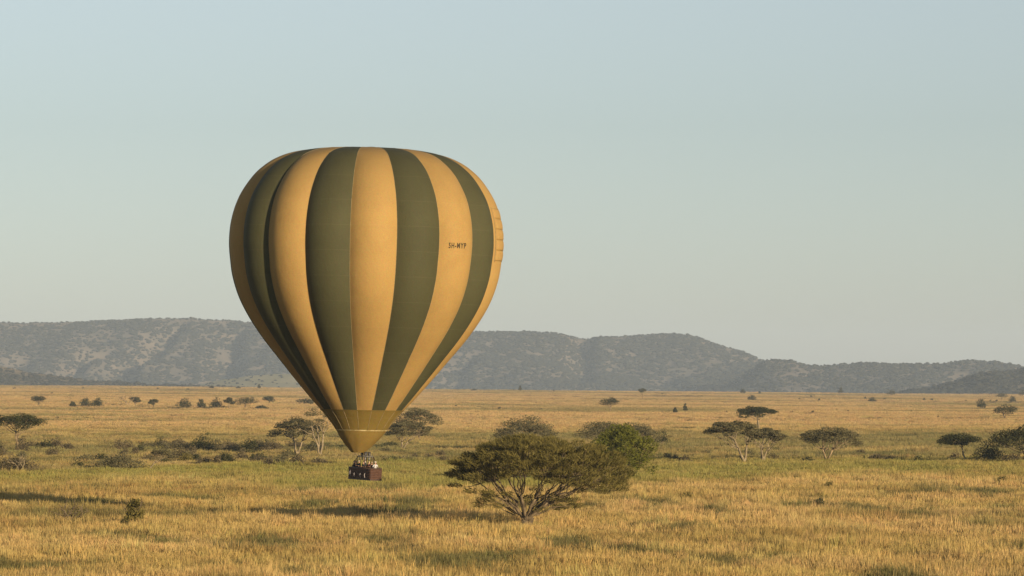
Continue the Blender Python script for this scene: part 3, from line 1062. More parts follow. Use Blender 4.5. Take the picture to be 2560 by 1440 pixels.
for k in range(16):
    bx = r_s.choice((r_s.uniform(960, 1120), r_s.uniform(1660, 2560), r_s.uniform(1660, 2560)))
    by = r_s.uniform(1122, 1150)
    w = r_s.uniform(22, 52)
    lf = r_s.choice(('leaf_brown', 'leaf_brown', 'leaf_mid'))
    look = {'leaf_brown': 'low grey-brown', 'leaf_mid': 'low grey-olive'}[lf]
    where = ('between the basket and the large spreading tree' if bx < 1200 else 'left of the joined pale-trunked pair' if bx < 1800 else
             'between the joined pair and the lone wide umbrella tree' if bx < 2065 else 'right of the lone wide umbrella tree')
    pb('scrub_bush', '%s scrub bush %s' % (look, where), bx, by, by - r_s.uniform(6, 13), bx - w / 2, bx + w / 2,
       lf, 660 + k, nleaf=500, npad=6, group='filler scrub on the right')
bare('dead_branches', 'pale bare limbs in the broad thicket at the lower left edge', on_ground(46, 1186), 3.4, 2.8, M['bark_pale'], 61, 'dead tree', 3, 0.14)

# --- far trees standing on the plain
FAR = dict(nleaf=1500, lsize=0.5, npad=12, pad_r=0.34, flat=0.5, r0=0.3)
for (label, bx, by, top, l, r, kind, seed) in [
    ('far flat-topped tree, leftmost in the row on the left plain', 97, 1013, 988, 76, 118, 't', 201),
    ('far small round bush, second in the row on the left plain', 182, 1016, 1003, 175, 191, 'b', 202),
    ('far squat tree, left of the twin pair on the left plain', 212, 1015, 993, 195, 227, 'b', 203),
    ('far squat tree, right of the twin pair on the left plain', 243, 1015, 993, 227, 260, 'b', 204),
    ('far umbrella tree beside the bare tree on the left plain', 338, 1012, 989, 321, 356, 't', 205),
    ('far small slanted tree right of the bare tree', 385, 1017, 996, 367, 396, 't', 206),
    ('far wide bushy tree, first of the middle cluster on the left plain', 460, 1019, 994, 438, 483, 'b', 207),
    ('far narrow two-tiered tree in the middle cluster on the left plain', 503, 1019, 995, 493, 515, 'b', 208),
    ('far round dark tree in the middle cluster on the left plain', 540, 1019, 993, 520, 558, 'b', 209),
    ('far mushroom-shaped tree left of the broad far crown', 573, 1020, 993, 557, 587, 't', 210),
    ('far broad dark crown, largest of the row on the left plain', 612, 1018, 989, 583, 650, 't', 211),
    ('far low creeping bush under the broad far crown', 652, 1020, 1013, 632, 672, 'b', 212),
    ('far pale tree just right of the broad far crown', 674, 1008, 989, 655, 691, 't', 213),
    ('far flat crown touching the left edge of the balloon', 762, 1010, 993, 738, 790, 't', 214),
    ('far round-crowned tree alone behind the large spreading tree', 1525, 1029, 992, 1497, 1552, 't', 215),
    ('far narrow tree rising over the plain edge at centre right', 1606, 998, 969, 1594, 1618, 't', 216),
    ('far tiny upright shrub, darker of two right of the round-crowned tree', 1688, 1031, 1017, 1683, 1694, 'b', 217),
    ('far tiny pale shrub, right of the dark upright one', 1713, 1027, 1010, 1707, 1718, 'b', 218),
    ('far bushy tree just below the plain edge, right of centre', 1879, 1000, 984, 1867, 1891, 'b', 219),
    ('far small bush cluster below the plain edge toward the right', 2180, 1004, 991, 2169, 2191, 'b', 220),
    ('far upright bushy tree on the right of the plain', 2453, 1021, 995, 2440, 2466, 'b', 221),
    ('far broad umbrella tree at the right edge of the plain', 2512, 1042, 1010, 2475, 2548, 't', 222),
    ('far dark round bush near the right edge', 2531, 1005, 988, 2520, 2542, 'b', 223),
    ('far small umbrella tree on the plain edge at the right', 2505, 998, 981, 2486, 2522, 't', 224),
]:
    if kind == 't':
        px_tree('savanna_tree', label, bx, by, top, l, r, M['leaf_far'], M['bark_mid'], seed, nstem=2, thick=0.28, dome=0.22, fork=0.34,
                group='far trees on the plain', **FAR)
    else:
        px_tree('round_bush', label, bx, by, top, l, r, M['leaf_far'], M['bark_mid'], seed, bushy=True, nleaf=900, lsize=0.55, npad=9,
                flat=0.8, group='far trees on the plain')
bare('bare_tree', 'far leafless tree in the row on the left plain', on_ground(318, 1015), 6.4, 4.4, M['bark_mid'], 62, 'tree', 3, 0.34)

# trees standing on the crest of the plain
def crest(px):
    r = 963 + 25 * px / 2560 + 3
    return on_ground(px, r)


for (label, bx, wid, hgt, seed) in [
    ('tiny tree on the plain edge left of the balloon, nearer the balloon', 648, 10, 12, 301),
    ('tiny flat bush on the plain edge left of the balloon, farther left', 596, 16, 7, 302),
    ('tiny dark bush on the plain edge below the brown spur', 530, 16, 8, 303),
    ('tiny dark bush on the plain edge right of the balloon', 1185, 24, 6, 304),
    ('tiny reddish tree on the plain edge right of the balloon', 1300, 11, 14, 305),
    ('flat dark crown on the plain edge above the far bushy tree', 1857, 18, 13, 306),
    ('tiny bush on the plain edge right of the flat dark crown', 1899, 7, 7, 307),
    ('leaning dark tree on the plain edge toward the right', 2101, 17, 19, 308),
    ('wide dark umbrella crown on the plain edge toward the right', 2228, 38, 16, 309),
    ('dark tree on the plain edge cut by the right edge', 2556, 26, 20, 310),
]:
    f = crest(bx)
    m = f.y / F_PX
    bush('crest_tree', label, f, hgt * m * 1.2, wid * m, M['leaf_far'], M['bark_mid'], seed, nleaf=500, lsize=0.9, npad=7, group='trees on the plain edge', cat='tree')

rs = random.Random(88)
for (px, py) in [(395, 974), (470, 976), (207, 973), (1248, 1024), (1352, 1026), (1421, 1026), (1284, 977), (1384, 979), (1998, 999), (2028, 994),
                 (2048, 1002), (2163, 998), (2212, 1000), (2310, 1001), (2330, 1002), (2476, 1003), (2492, 1004), (1815, 1033), (2032, 1032),
                 (2278, 1031), (2345, 1046), (1980, 1032), (1655, 986), (36, 973), (130, 985), (1140, 1018), (2415, 1004), (2120, 1030)]:
    f = on_ground(px, py)
    m = f.y / F_PX
    where = ('left of the balloon' if px < 800 else 'between balloon and far round-crowned tree' if px < 1500 else
             'right of the far round-crowned tree' if px < 1900 else 'behind the lone wide umbrella tree' if px < 2200 else 'toward the right edge')
    bush('small_shrub', 'tiny dark shrub on the far plain, %s' % where, f, rs.uniform(5, 8) * m, rs.uniform(7, 14) * m, M['leaf_far'], M['bark_mid'],
         int(px), nleaf=160, lsize=0.5, npad=4, group='tiny shrubs on the far plain', cat='shrub')

# --- near shrubs in the golden grass
px_tree('shrub_tree', 'small bushy green sapling standing in the near grass on the left', 336, 1313, 1249, 310, 364, M['leaf_main'], M['bark_dark'], 401,
        bushy=True, nleaf=3000, lsize=0.24, npad=16, flat=0.9, sprigs=9)
bare('dead_branches', 'dark fallen dead branches in the near grass at the left', on_ground(174, 1314), 2.7, 2.8, M['bark_dark'], 63, 'dead branch', 6, 0.10)
bare('dead_branches', 'pale dead branch in the grass above the green sapling', on_ground(398, 1264), 1.4, 1.4, M['bark_pale'], 64, 'dead branch', 4, 0.05)
pb('low_shrub', 'low dark green shrub alone in the golden grass at right', 2048, 1264, 1243, 2028, 2068, 'leaf_dark', 402, lsize=0.16, nleaf=1100, sprigs=5)
pb('low_shrub', 'smaller green shrub above the low dark one at right', 2074, 1216, 1202, 2060, 2088, 'leaf_main', 403, lsize=0.18, nleaf=600)
pb('low_shrub', 'low green shrub in the green band near the right edge', 2508, 1207, 1186, 2490, 2530, 'leaf_main', 404, lsize=0.2, nleaf=900)
pb('low_shrub', 'small green shrub right of the large spreading tree', 1720, 1246, 1228, 1704, 1736, 'leaf_main', 405, lsize=0.18, nleaf=450)
pb('low_shrub', 'dark low plant at the foot of the green sapling', 308, 1316, 1296, 288, 326, 'leaf_dark', 406, lsize=0.16, nleaf=700)


# ------------------------------------------------------------------ the balloon
BY = 350.0
MPP = BY / F_PX
BC = at_depth(911, 760, BY)                      # middle of the envelope


def row_z(row):
    return (760 - row) * MPP


PROFILE = [(371.0, 42), (371.8, 66), (373.5, 105), (377, 142), (386, 190), (400, 228), (420, 260), (450, 291), (500, 323), (555, 340), (610, 344.5),
           (660, 340), (700, 333), (750, 316), (800, 289), (850, 254), (900, 213), (950, 171.5), (1000, 128), (1025, 104), (1050, 82), (1075, 64),
           (1090, 54), (1105, 42), (1118, 30), (1131, 17)]


def catmull(P, per=6):
    P = np.array(P, float)
    P = np.vstack([2 * P[0] - P[1], P, 2 * P[-1] - P[-2]])
    out = []
    for i in range(1, len(P) - 2):
        for k in range(per):
            t = k / per
            a, b, c, d = P[i - 1], P[i], P[i + 1], P[i + 2]
            out.append(0.5 * ((2 * b) + (c - a) * t + (2 * a - 5 * b + 4 * c - d) * t * t + (3 * b - a - 3 * c + d) * t ** 3))
    out.append(P[-2])
    return np.array(out)


PROF = catmull(PROFILE)
HALF = math.radians(10.0)
PH0 = math.radians(15.8)                          # a gore edge, degrees right of the line to the camera


def bulge_angle(row):
    k = np.interp(row, [371, 378, 410, 860, 960, 1010, 1026, 1131], [0.25, 0.5, 1.0, 1.0, 0.8, 0.5, 0.14, 0.0])
    return HALF + math.radians(38.0) * k


def env_point(row, gi, t, push=0.0):
    """point of gore gi at photo row, t in -1..1 across the gore"""
    R = np.interp(row, PROF[:, 0], PROF[:, 1]) * MPP
    be = bulge_angle(row)
    k = (1 - math.cos(be)) / math.sin(be)
    Rv = R / (math.cos(HALF) + math.sin(HALF) * k)
    hw = Rv * math.sin(HALF)
    out = Rv * math.cos(HALF) + hw * (math.cos(be * t) - math.cos(be)) / math.sin(be) + push
    lat = hw * math.sin(be * t) / math.sin(be)
    ph = PH0 + (gi + 0.5) * 2 * HALF
    # angle ph = 0 faces the camera (-Y), grows to the right (+X)
    n = Vector((math.sin(ph), -math.cos(ph), 0))
    s = Vector((math.cos(ph), math.sin(ph), 0))
    p = n * out + s * lat
    p.z = row_z(row)
    return p


balloon = empty('hot_air_balloon', BC)
balloon.rotation_euler = (0, math.radians(1.2), 0)
tag(balloon, 'huge tan and olive striped hot air balloon with wicker basket floating low over the plain', 'balloon')


def gore_mesh(name, gi, r0, r1, mat, nt=14):
    rows = [r for r in PROF[:, 0] if r0 + 0.01 < r < r1 - 0.01]
    rows = [r0] + list(rows) + [r1]
    vs, fs = [], []
    for r in rows:
        for j in range(nt + 1):
            vs.append(env_point(r, gi, -1 + 2 * j / nt))
    w = nt + 1
    for i in range(len(rows) - 1):
        for j in range(nt):
            fs.append((i * w + j, (i + 1) * w + j, (i + 1) * w + j + 1, i * w + j + 1))
    return mesh_np(name, vs, fs, mat, True)


for gi in range(18):
    colr = 'olive' if gi % 2 == 0 else 'tan'
    link(bpy.data.objects.new('gore', gore_mesh('gore', gi, 371.0, 1025.0, M[colr])), balloon)
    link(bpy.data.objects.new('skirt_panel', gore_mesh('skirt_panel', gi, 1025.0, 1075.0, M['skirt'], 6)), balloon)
    mb = MB()
    rows = np.concatenate([np.linspace(372, 420, 18), np.linspace(430, 1075, 46)])
    mb.tube([env_point(r, gi, 1.0, 0.0) for r in rows], [0.028] * len(rows), 5)
    mb.build('load_tape', M['tape'], balloon, True)


def ring_part(name, rows, mat, push=0.0, seg=80):
    vs, fs = [], []
    for r in rows:
        for k in range(seg):
            a = 2 * math.pi * k / seg
            R = np.interp(r, PROF[:, 0], PROF[:, 1]) * MPP + push
            vs.append((R * math.sin(a), -R * math.cos(a), row_z(r)))
    for i in range(len(rows) - 1):
        for k in range(seg):
            k2 = (k + 1) % seg
            fs.append((i * seg + k, (i + 1) * seg + k, (i + 1) * seg + k2, i * seg + k2))
    return link(bpy.data.objects.new(name, mesh_np(name, vs, fs, mat, True)), balloon)


def scoop():
    """tapering mouth cloth: hangs from the skirt hem, drawn in at the bottom"""
    seg = 60
    rows = np.linspace(1075, 1131, 16)
    vs, fs = [], []
    for r in rows:
        q = (r - 1075) / 56
        for k in range(seg):
            a = 2 * math.pi * k / seg
            R = np.interp(r, PROF[:, 0], PROF[:, 1]) * MPP
            R *= 1 + 0.02 * math.cos(10 * a) * q
            cx = -0.30 * q
            vs.append((R * math.sin(a) + cx, -R * math.cos(a), row_z(r)))
    for i in range(len(rows) - 1):
        for k in range(seg):
            k2 = (k + 1) % seg
            fs.append((i * seg + k, (i + 1) * seg + k, (i + 1) * seg + k2, i * seg + k2))
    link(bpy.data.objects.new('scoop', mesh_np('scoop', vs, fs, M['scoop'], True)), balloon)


scoop()
ring_part('skirt_hem', [1073.6, 1076.4], M['tape_pale'], 0.03)
ring_part('stripe_hem', [1024.0, 1026.6], M['skirt'], 0.05)
# crown: parachute cloth and ring at the top opening
mb = MB()
seg = 60
vs = [(0, 0, row_z(371.6))]
for q in (0.5, 1.0):
    for k in range(seg):
        a = 2 * math.pi * k / seg
        R = 60 * MPP * q
        vs.append((R * math.sin(a), -R * math.cos(a), row_z(370.2 + 0.5 * q) + 0.04 * math.sin(7 * a)))
fs = [(0, 1 + k, 1 + (k + 1) % seg) for k in range(seg)]
fs += [(1 + k, 1 + seg + k, 1 + seg + (k + 1) % seg, 1 + (k + 1) % seg) for k in range(seg)]
mb.add(vs, fs)
mb.build('crown_vent', M['tan'], balloon, True)

# vent flap sewn on the right-hand tan gore: a column of puffed cloth panels
def vent_flap():
    gi = 3                                         # the tan gore at the right edge
    rows = np.linspace(516, 648, 6)
    for k in range(5):
        a, b = rows[k] + 0.3, rows[k + 1] - 0.3
        vs, fs = [], []
        n1, n2 = 6, 8
        for i in range(n1 + 1):
            u = i / n1
            r = a + (b - a) * u
            for j in range(n2 + 1):
                v = j / n2
                t = -0.72 + 1.4 * v
                vs.append(env_point(r, gi, t, 0.015 + 0.06 * math.sin(math.pi * u) ** 0.6 * (math.sin(math.pi * v) ** 0.5)))
        w = n2 + 1
        for i in range(n1):
            for j in range(n2):
                fs.append((i * w + j, (i + 1) * w + j, (i + 1) * w + j + 1, i * w + j + 1))
        # closed edge down to the cloth
        me = mesh_np('vent_panel', vs, fs, M['tan'], True)
        o = link(bpy.data.objects.new('vent_panel', me), balloon)
        sol = o.modifiers.new('thick', 'SOLIDIFY')
        sol.thickness = 0.06
        sol.offset = -1
    mb = MB()
    mb.tube([env_point(r, gi, -0.76, 0.02) for r in np.linspace(514, 650, 14)], [0.03] * 14, 5)
    mb.build('vent_line', M['tape'], balloon, True)


vent_flap()


def registration():
    cu = bpy.data.curves.new('registration_lettering', 'FONT')
    cu.body = '5H-MYP'
    cu.size = 1.0
    cu.extrude = 0.0
    cu.space_character = 1.25
    cu.offset = 0.03
    to = link(bpy.data.objects.new('registration_lettering', cu))
    bpy.context.view_layer.update()
    me = bpy.data.meshes.new_from_object(to.evaluated_get(bpy.context.evaluated_depsgraph_get()))
    COL.objects.unlink(to)
    bpy.data.objects.remove(to)
    co = np.array([v.co[:] for v in me.vertices])
    mn, mx = co.min(0), co.max(0)
    u = (co[:, 0] - mn[0]) / (mx[0] - mn[0])
    v = (co[:, 1] - mn[1]) / (mx[1] - mn[1])
    ts = np.linspace(-1, 1, 200)
    xs = np.array([1280 + F_PX * (BC.x + e.x) / (BC.y + e.y) for e in (env_point(618, 1, q) for q in ts)])
    m = int(np.argmax(xs))
    for i, vert in enumerate(me.vertices):
        row = 625.0 - 13.5 * v[i] + 0.8 * (1 - u[i])
        vert.co = env_point(row, 1, float(np.interp(1118.5 + 43.5 * u[i], xs[:m + 1], ts[:m + 1])), 0.02)
    me.materials.clear()
    me.materials.append(M['ink'])
    o = link(bpy.data.objects.new('registration_lettering', me), balloon)
    o['label'] = 'dark registration lettering 5H-MYP'
    return o


registration()

# ------------------------------------------------------------------ basket and burners
BL, BW, BH = 4.15, 1.36, 1.20
YAW = math.radians(180 - 55.0)                     # long axis points left and away
B0 = at_depth(912, 1199.5, BY)
inv = Matrix.Translation(BC) @ Matrix.Rotation(math.radians(1.2), 4, 'Y')
BM = Matrix.Translation(B0) @ Matrix.Rotation(math.radians(2.0), 4, 'Y') @ Matrix.Rotation(YAW, 4, 'Z')


def place(o):
    """seat a basket part in the world although it hangs under the balloon"""
    o.matrix_local = inv.inverted() @ BM
    return o


T = 0.06
mb = MB()
mb.box((0, 0, 0.04), (BL, BW, 0.08))
hz = BH - 0.08
for s in (-1, 1):
    mb.box((0, s * (BW / 2 - T / 2), 0.08 + hz / 2), (BL, T, hz))
    mb.box((s * (BL / 2 - T / 2), 0, 0.08 + hz / 2), (T, BW - 2 * T - 0.004, hz))
for x in (-BL / 6 * 1.35, BL / 6 * 1.35):          # compartment walls
    mb.box((x, 0, 0.08 + hz * 0.45), (T, BW - 2 * T - 0.004, hz * 0.9))
basket = place(mb.build('basket', M['wicker'], balloon))


def bpart(mb, name, mat, sm=False):
    return mb.build(name, mat, basket, sm)


mb = MB()
x, y, z = BL / 2 - .02, BW / 2 - .02, BH + 0.02
loop = [(-x, -y, z), (x, -y, z), (x, y, z), (-x, y, z)]
for a, b in zip(loop, loop[1:] + loop[:1]):
    mb.tube([a, b], [0.06, 0.06], 8)
bpart(mb, 'rim', M['leather'], True)
mb = MB()
for s in (-1, 1):
    mb.box((0, s * (BW / 2 + 0.006), 0.075), (BL + 0.03, 0.03, 0.15))
    mb.box((s * (BL / 2 + 0.006), 0, 0.075), (0.03, BW - 0.03, 0.15))
bpart(mb, 'base_trim', M['leather'])
rb = random.Random(4)
for k in range(6):                                 # woven cane bands standing proud of the wall
    zz = 0.24 + k * 0.165
    mb = MB()
    for s in (-1, 1):
        n = 14
        mb.tube([(-BL / 2 + BL * i / n, s * (BW / 2 + 0.012 + 0.012 * (i % 2)), zz + rb.uniform(-.012, .012)) for i in range(n + 1)], [0.026] * (n + 1), 5)
        n = 6
        mb.tube([(s * (BL / 2 + 0.012 + 0.012 * (i % 2)), -BW / 2 + BW * i / n, zz + rb.uniform(-.012, .012)) for i in range(n + 1)], [0.026] * (n + 1), 5)
    bpart(mb, 'cane_band', M['cane'], True)
# the long wall that faces the camera is local +Y (turned by YAW); webbing handles hang on it
LONG = 1
for fx, z0, z1 in ((0.80, 0.35, 0.95), (0.42, 0.28, 0.72), (-0.12, 0.25, 0.70), (-0.52, 0.25, 0.72)):
    mb = MB()
    xx = fx * BL / 2
    yy = LONG * (BW / 2 + 0.06)
    mb.tube([(xx, yy - LONG * 0.04, z1), (xx + .01, yy + LONG * .03, (z0 + z1) / 2 + .1), (xx - .03, yy + LONG * .03, z0 + .08), (xx - .08, yy - LONG * .03, z0)],
            [0.035, 0.04, 0.04, 0.035], 6)
    bpart(mb, 'rope_handle', M['strap'], True)

frame_z = 2.42
mb = MB()
fr = [(-0.62, -0.5, frame_z), (0.62, -0.5, frame_z), (0.62, 0.5, frame_z), (-0.62, 0.5, frame_z)]
for a, b in zip(fr, fr[1:] + fr[:1]):
    mb.tube([a, b], [0.035, 0.035], 6)
mb.tube([(-1.35, 0, frame_z - .1), (1.35, 0, frame_z - .1)], [0.03, 0.03], 6)
burn = place(mb.build('burner_frame', M['steel'], balloon, True))
for (ax, ay, bx2, by2) in ((-1.75, -.58, -1.3, -.1), (-1.75, .58, -1.3, .1), (1.75, -.58, 1.3, -.1), (1.75, .58, 1.3, .1),
                           (-.75, -.6, -.62, -.5), (-.75, .6, -.62, .5), (.75, -.6, .62, -.5), (.75, .6, .62, .5)):
    mb = MB()
    mb.tube([(ax, ay, BH - 0.1), (bx2, by2, frame_z - .02)], [0.042, 0.036], 6)
    mb.build('upright', M['leather'], burn, True)
for (x, y) in ((-.3, -.22), (.3, -.22), (-.3, .22), (.3, .22)):
    mb = MB()
    mb.tube([(x, y, frame_z - .12), (x, y, frame_z), (x, y, frame_z + .08), (x, y, frame_z + .42)], [0.07, 0.11, 0.14, 0.155], 10)
    mb.build('burner', M['burner'], burn, True)
    mb = MB()
    mb.tube([(x, y, frame_z - .42), (x, y, frame_z - .12)], [0.055, 0.065], 8)
    mb.build('burner_valve', M['steel'], burn, True)
for k in range(8):                                  # flying wires from the frame to the skirt hem
    a = math.pi / 8 + k * math.pi / 4
    top = inv @ Vector((0.62 * math.sin(a) - 0.25, -0.62 * math.cos(a), row_z(1128)))
    lo = BM @ Vector((0.62 * (1 if math.sin(a + YAW) > 0 else -1), 0.5 * (1 if math.cos(a + YAW) > 0 else -1), frame_z))
    mb = MB()
    iv = inv.inverted()
    mb.tube([iv @ lo, iv @ top], [0.012, 0.012], 4)
    mb.build('flying_wire', M['steel'], balloon, True)


# ------------------------------------------------------------------ people in the basket
def cloth_mat(name, c):
    return mottled(name, tuple(v * 0.75 for v in c), c, 12.0, 0.85, 0.1)


SKIN = mottled('skin', (0.33, 0.19, 0.12), (0.48, 0.29, 0.19), 20.0, 0.55, 0.3)
SKIN_D = mottled('skin_deep', (0.055, 0.03, 0.02), (0.10, 0.055, 0.035), 20.0, 0.55, 0.3)
EYE = mottled('eye', (0.02, 0.015, 0.01), (0.03, 0.02, 0.015), 20.0, 0.3, 0.5)


def skinned(name, verts, edges, radii, mat, parent=None, sub=1):
    me = bpy.data.meshes.new(name)
    me.from_pydata(verts, edges, [])
    o = link(bpy.data.objects.new(name, me))
    o.modifiers.new('skin', 'SKIN')
    sk = me.skin_vertices[0].data
    for i, r in enumerate(radii):
        sk[i].radius = r if isinstance(r, tuple) else (r, r)
        sk[i].use_root = (i == 0)
    s = o.modifiers.new('sub', 'SUBSURF')
    s.levels = s.render_levels = sub
    bpy.context.view_layer.update()
    m2 = bpy.data.meshes.new_from_object(o.evaluated_get(bpy.context.evaluated_depsgraph_get()))
    COL.objects.unlink(o)
    bpy.data.objects.remove(o)
    m2.materials.clear()
    m2.materials.append(mat)
    m2.polygons.foreach_set('use_smooth', np.ones(len(m2.polygons), dtype=bool))
    m2.name = name
    return link(bpy.data.objects.new(name, m2), parent)


def ellipsoid(name, c, r, mat, parent, zmin=-1.0, n=10):
    mb = MB()
    vs, fs = [], []
    m = 7
    a0 = math.asin(max(-1, min(1, zmin)))
    for i in range(m + 1):
        el = a0 + (math.pi / 2 - a0) * i / m
        for k in range(n):
            a = 2 * math.pi * k / n
            vs.append((c[0] + r[0] * math.cos(el) * math.cos(a), c[1] + r[1] * math.cos(el) * math.sin(a), c[2] + r[2] * math.sin(el)))
    for i in range(m):
        for k in range(n):
            fs.append((i * n + k, i * n + (k + 1) % n, (i + 1) * n + (k + 1) % n, (i + 1) * n + k))
    mb.add(vs, fs)
    return mb.build(name, mat, parent, True)


def person(label, lx, ly, face, skin, shirt, hair, hat=None, arms='rim', scale=1.0, lift=0.0):
    """standing figure facing local -Y, feet on the basket floor"""
    if arms == 'camera':
        el, wr = (0.27, -0.16, 1.22), (0.11, -0.26, 1.50)
    elif arms == 'up':
        el, wr = (0.28, -0.04, 1.50), (0.14, -0.10, 1.80)
    else:
        el, wr = (0.27, -0.02, 1.16), (0.20, -0.24, 1.24)
    V = [(0, 0, .95), (0, 0, 1.12), (0, 0, 1.30), (0, 0, 1.44), (0, -.01, 1.51), (0, -.02, 1.58), (0, -.02, 1.66), (0, -.01, 1.73)]
    R = [(.15, .11), (.13, .10), (.155, .11), (.09, .07), (.055, .055), (.07, .085), (.078, .098), (.055, .07)]
    E = [(0, 1), (1, 2), (2, 3), (3, 4), (4, 5), (5, 6), (6, 7)]
    V.append((0, -.125, 1.60)); R.append(.012); E.append((5, len(V) - 1))          # nose
    for s in (-1, 1):
        V.append((s * .082, .0, 1.60)); R.append(.014); E.append((5, len(V) - 1))  # ear
        b = len(V)
        V += [(s * .19, 0, 1.40), (s * el[0], el[1], el[2]), (s * wr[0], wr[1], wr[2])]
        R += [.062, .045, .030]
        E += [(3, b), (b, b + 1), (b + 1, b + 2)]
        d = (Vector(wr) - Vector(el)).normalized()
        d = Vector((s * d.x, d.y, d.z))
        w = Vector((s * wr[0], wr[1], wr[2]))
        side = d.cross(Vector((0, 0, 1))).normalized()
        palm = w + d * 0.075
        V.append(tuple(palm)); R.append((.036, .018)); E.append((b + 2, len(V) - 1))
        pi = len(V) - 1
        for f, (off, ln) in enumerate(((-.030, .066), (-.010, .078), (.010, .074), (.029, .058))):
            q = palm + side * off + d * .02
            V.append(tuple(q)); R.append(.009); E.append((pi, len(V) - 1))
            V.append(tuple(q + d * ln * .55 + Vector((0, 0, -.008)))); R.append(.0085); E.append((len(V) - 2, len(V) - 1))
            V.append(tuple(q + d * ln * .85 + Vector((0, 0, -.03)))); R.append(.007); E.append((len(V) - 2, len(V) - 1))
        q = w + d * 0.035 + side * (-s * .042)
        V.append(tuple(q)); R.append(.011); E.append((b + 2, len(V) - 1))
        V.append(tuple(q + d * .045 + side * (-s * .012))); R.append(.009); E.append((len(V) - 2, len(V) - 1))
        b = len(V)
        V += [(s * .09, 0, .86), (s * .10, -.01, .48), (s * .10, .02, .09), (s * .11, -.15, .035)]
        R += [.092, .062, .042, .034]
        E += [(0, b), (b, b + 1), (b + 1, b + 2), (b + 2, b + 3)]
    body = skinned('person', V, E, R, skin)
    tag(body, label, 'person', 'people standing in the balloon basket')
    # shirt and trousers follow the same joints, a little wider
    V2 = [(0, 0, .92), (0, 0, 1.12), (0, 0, 1.30), (0, 0, 1.455)]
    R2 = [(.165, .125), (.15, .118), (.172, .128), (.085, .075)]
    E2 = [(0, 1), (1, 2), (2, 3)]
    for s in (-1, 1):
        b = len(V2)
        V2 += [(s * .19, 0, 1.40), (s * el[0], el[1], el[2]), (s * (el[0] * .35 + wr[0] * .65), el[1] * .35 + wr[1] * .65, el[2] * .35 + wr[2] * .65)]
        R2 += [.078, .06, .046]
        E2 += [(3, b), (b, b + 1), (b + 1, b + 2)]
    skinned('shirt', V2, E2, R2, cloth_mat('shirt_cloth', shirt), body)
    V3, R3, E3 = [(0, 0, .97)], [(.16, .12)], []
    for s in (-1, 1):
        b = len(V3)
        V3 += [(s * .09, 0, .86), (s * .10, -.01, .48), (s * .10, .02, .12)]
        R3 += [.105, .08, .065]
        E3 += [(0, b), (b, b + 1), (b + 1, b + 2)]
    skinned('trousers', V3, E3, R3, cloth_mat('trouser_cloth', (0.10, 0.09, 0.07)), body)
    for s in (-1, 1):
        ellipsoid('eye', (s * .03, -.112, 1.635), (.012, .008, .010), EYE, body)
    if hair is not None:
        ellipsoid('hair', (0, 0.016, 1.665), (.094, .115, .105), cloth_mat('hair', hair), body, -0.05)
        ellipsoid('hair', (0, 0.055, 1.60), (.085, .075, .12), cloth_mat('hair_back', hair), body, -0.9)
    if hat is not None:
        hm = cloth_mat('hat_cloth', hat)
        h = ellipsoid('hat', (0, 0, 1.70), (.105, .125, .10), hm, body, 0.0)
        b = MB()
        n = 16
        b.add([((.10 if i == 0 else .185) * math.cos(2 * math.pi * k / n), (.12 if i == 0 else .20) * math.sin(2 * math.pi * k / n), 1.705 - .025 * i)
               for i in range(2) for k in range(n)], [(k, (k + 1) % n, n + (k + 1) % n, n + k) for k in range(n)])
        br = b.build('brim', hm, h, True)
    if arms == 'camera':
        b = MB()
        b.box((0, -.30, 1.60), (.13, .05, .085))
        b.tube([(0, -.32, 1.60), (0, -.40, 1.60)], [.035, .035], 10)
        cmo = b.build('handheld_camera', M['burner'], None)
        tag(cmo, 'dark camera held up by the second person from the left in the basket', 'camera')
        cmo.matrix_world = BM @ Matrix.Translation((lx, ly, 0.16 + lift)) @ Matrix.Rotation(face, 4, 'Z')
        cmo.scale = (scale,) * 3
    body.matrix_world = BM @ Matrix.Translation((lx, ly, 0.16 + lift)) @ Matrix.Rotation(face, 4, 'Z') @ Matrix.Scale(scale, 4)
    return body


PI = math.pi
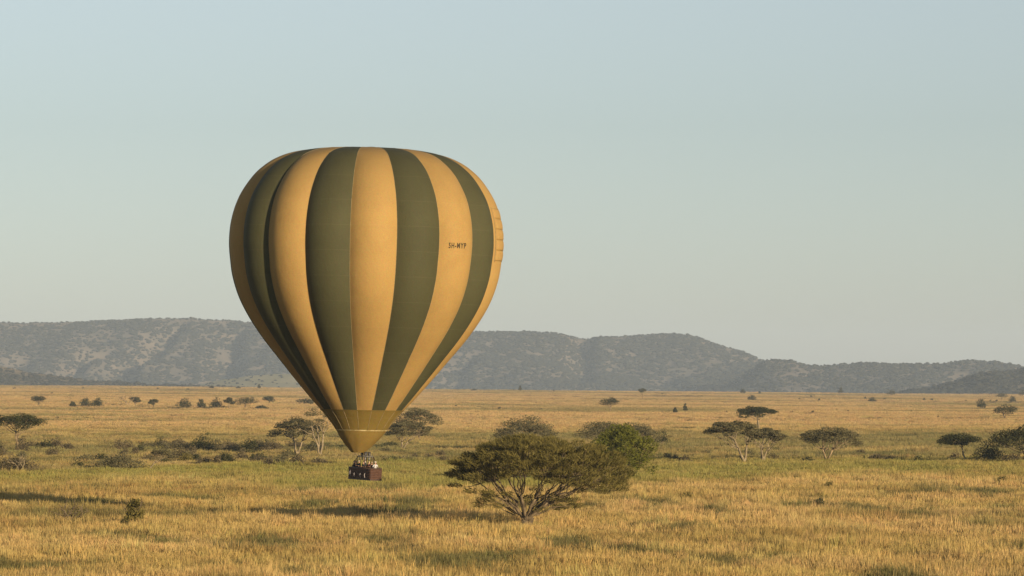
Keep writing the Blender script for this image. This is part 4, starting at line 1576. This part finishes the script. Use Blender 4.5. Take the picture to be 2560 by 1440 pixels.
# local +X runs to the far left end; facing PI turns a figure towards the camera-side long wall
person('person in dark jacket with dark hair at the left end of the basket', 1.70, .25, PI * .95, SKIN, (.025, .025, .03), (.03, .022, .015), None, 'rim', 1.0)
person('person in black top holding a camera, second from the left', 1.22, .30, PI * 1.05, SKIN, (.03, .03, .035), (.12, .08, .05), None, 'camera', 1.0)
person('person in dark clothes with pale cap left of the burner', 0.72, .28, PI, SKIN, (.035, .035, .05), (.2, .15, .09), (.45, .42, .34), 'rim', 1.0)
person('pilot in pale shirt reaching up to the burner', 0.02, 0.0, PI * 0.9, SKIN, (.5, .45, .36), (.05, .035, .02), None, 'up', 1.02, 0.06)
person('person in dark green jacket in front of the pilot', -0.22, .34, PI, SKIN, (.02, .04, .035), (.25, .17, .09), None, 'rim', .97)
person('fair-haired person right of the burner in maroon top', -0.98, .22, PI * 1.1, SKIN, (.07, .025, .02), (.55, .42, .24), None, 'rim', 1.0)
person('blond person with bare face turned to the sun, right of the burner', -1.32, .05, PI * 1.35, SKIN, (.06, .03, .025), (.6, .46, .28), None, 'rim', .98)
person('person in white shirt and pale sun hat at the right end of the basket', -1.80, -.05, PI * 1.4, SKIN, (.5, .49, .47), (.1, .07, .04), (.6, .54, .42), 'rim', 1.0)
person('person behind in dark clothes between the burner uprights', 0.75, -.32, 0.2, SKIN, (.04, .035, .03), (.06, .04, .03), None, 'rim', 1.0)

# ------------------------------------------------------------------ haze: the air over the plain
def haze():
    mb = MB()
    x, y0, y1, z0, z1 = 7600, -1700, 15000, -90, 215
    mb.box((0, (y0 + y1) / 2, (z0 + z1) / 2), (2 * x, y1 - y0, z1 - z0))
    m = bpy.data.materials.new('haze')
    m.use_nodes = True
    n, l = m.node_tree.nodes, m.node_tree.links
    n.remove(n['Principled BSDF'])
    v = n.new('ShaderNodeVolumePrincipled')
    v.inputs['Color'].default_value = (0.70, 0.84, 1.0, 1)
    v.inputs['Density'].default_value = 4.8e-5
    v.inputs['Anisotropy'].default_value = 0.0
    l.new(v.outputs[0], n['Material Output'].inputs['Volume'])
    o = mb.build('haze', m)
    tag(o, 'thin morning haze over the plain', 'haze', kind='stuff')


haze()
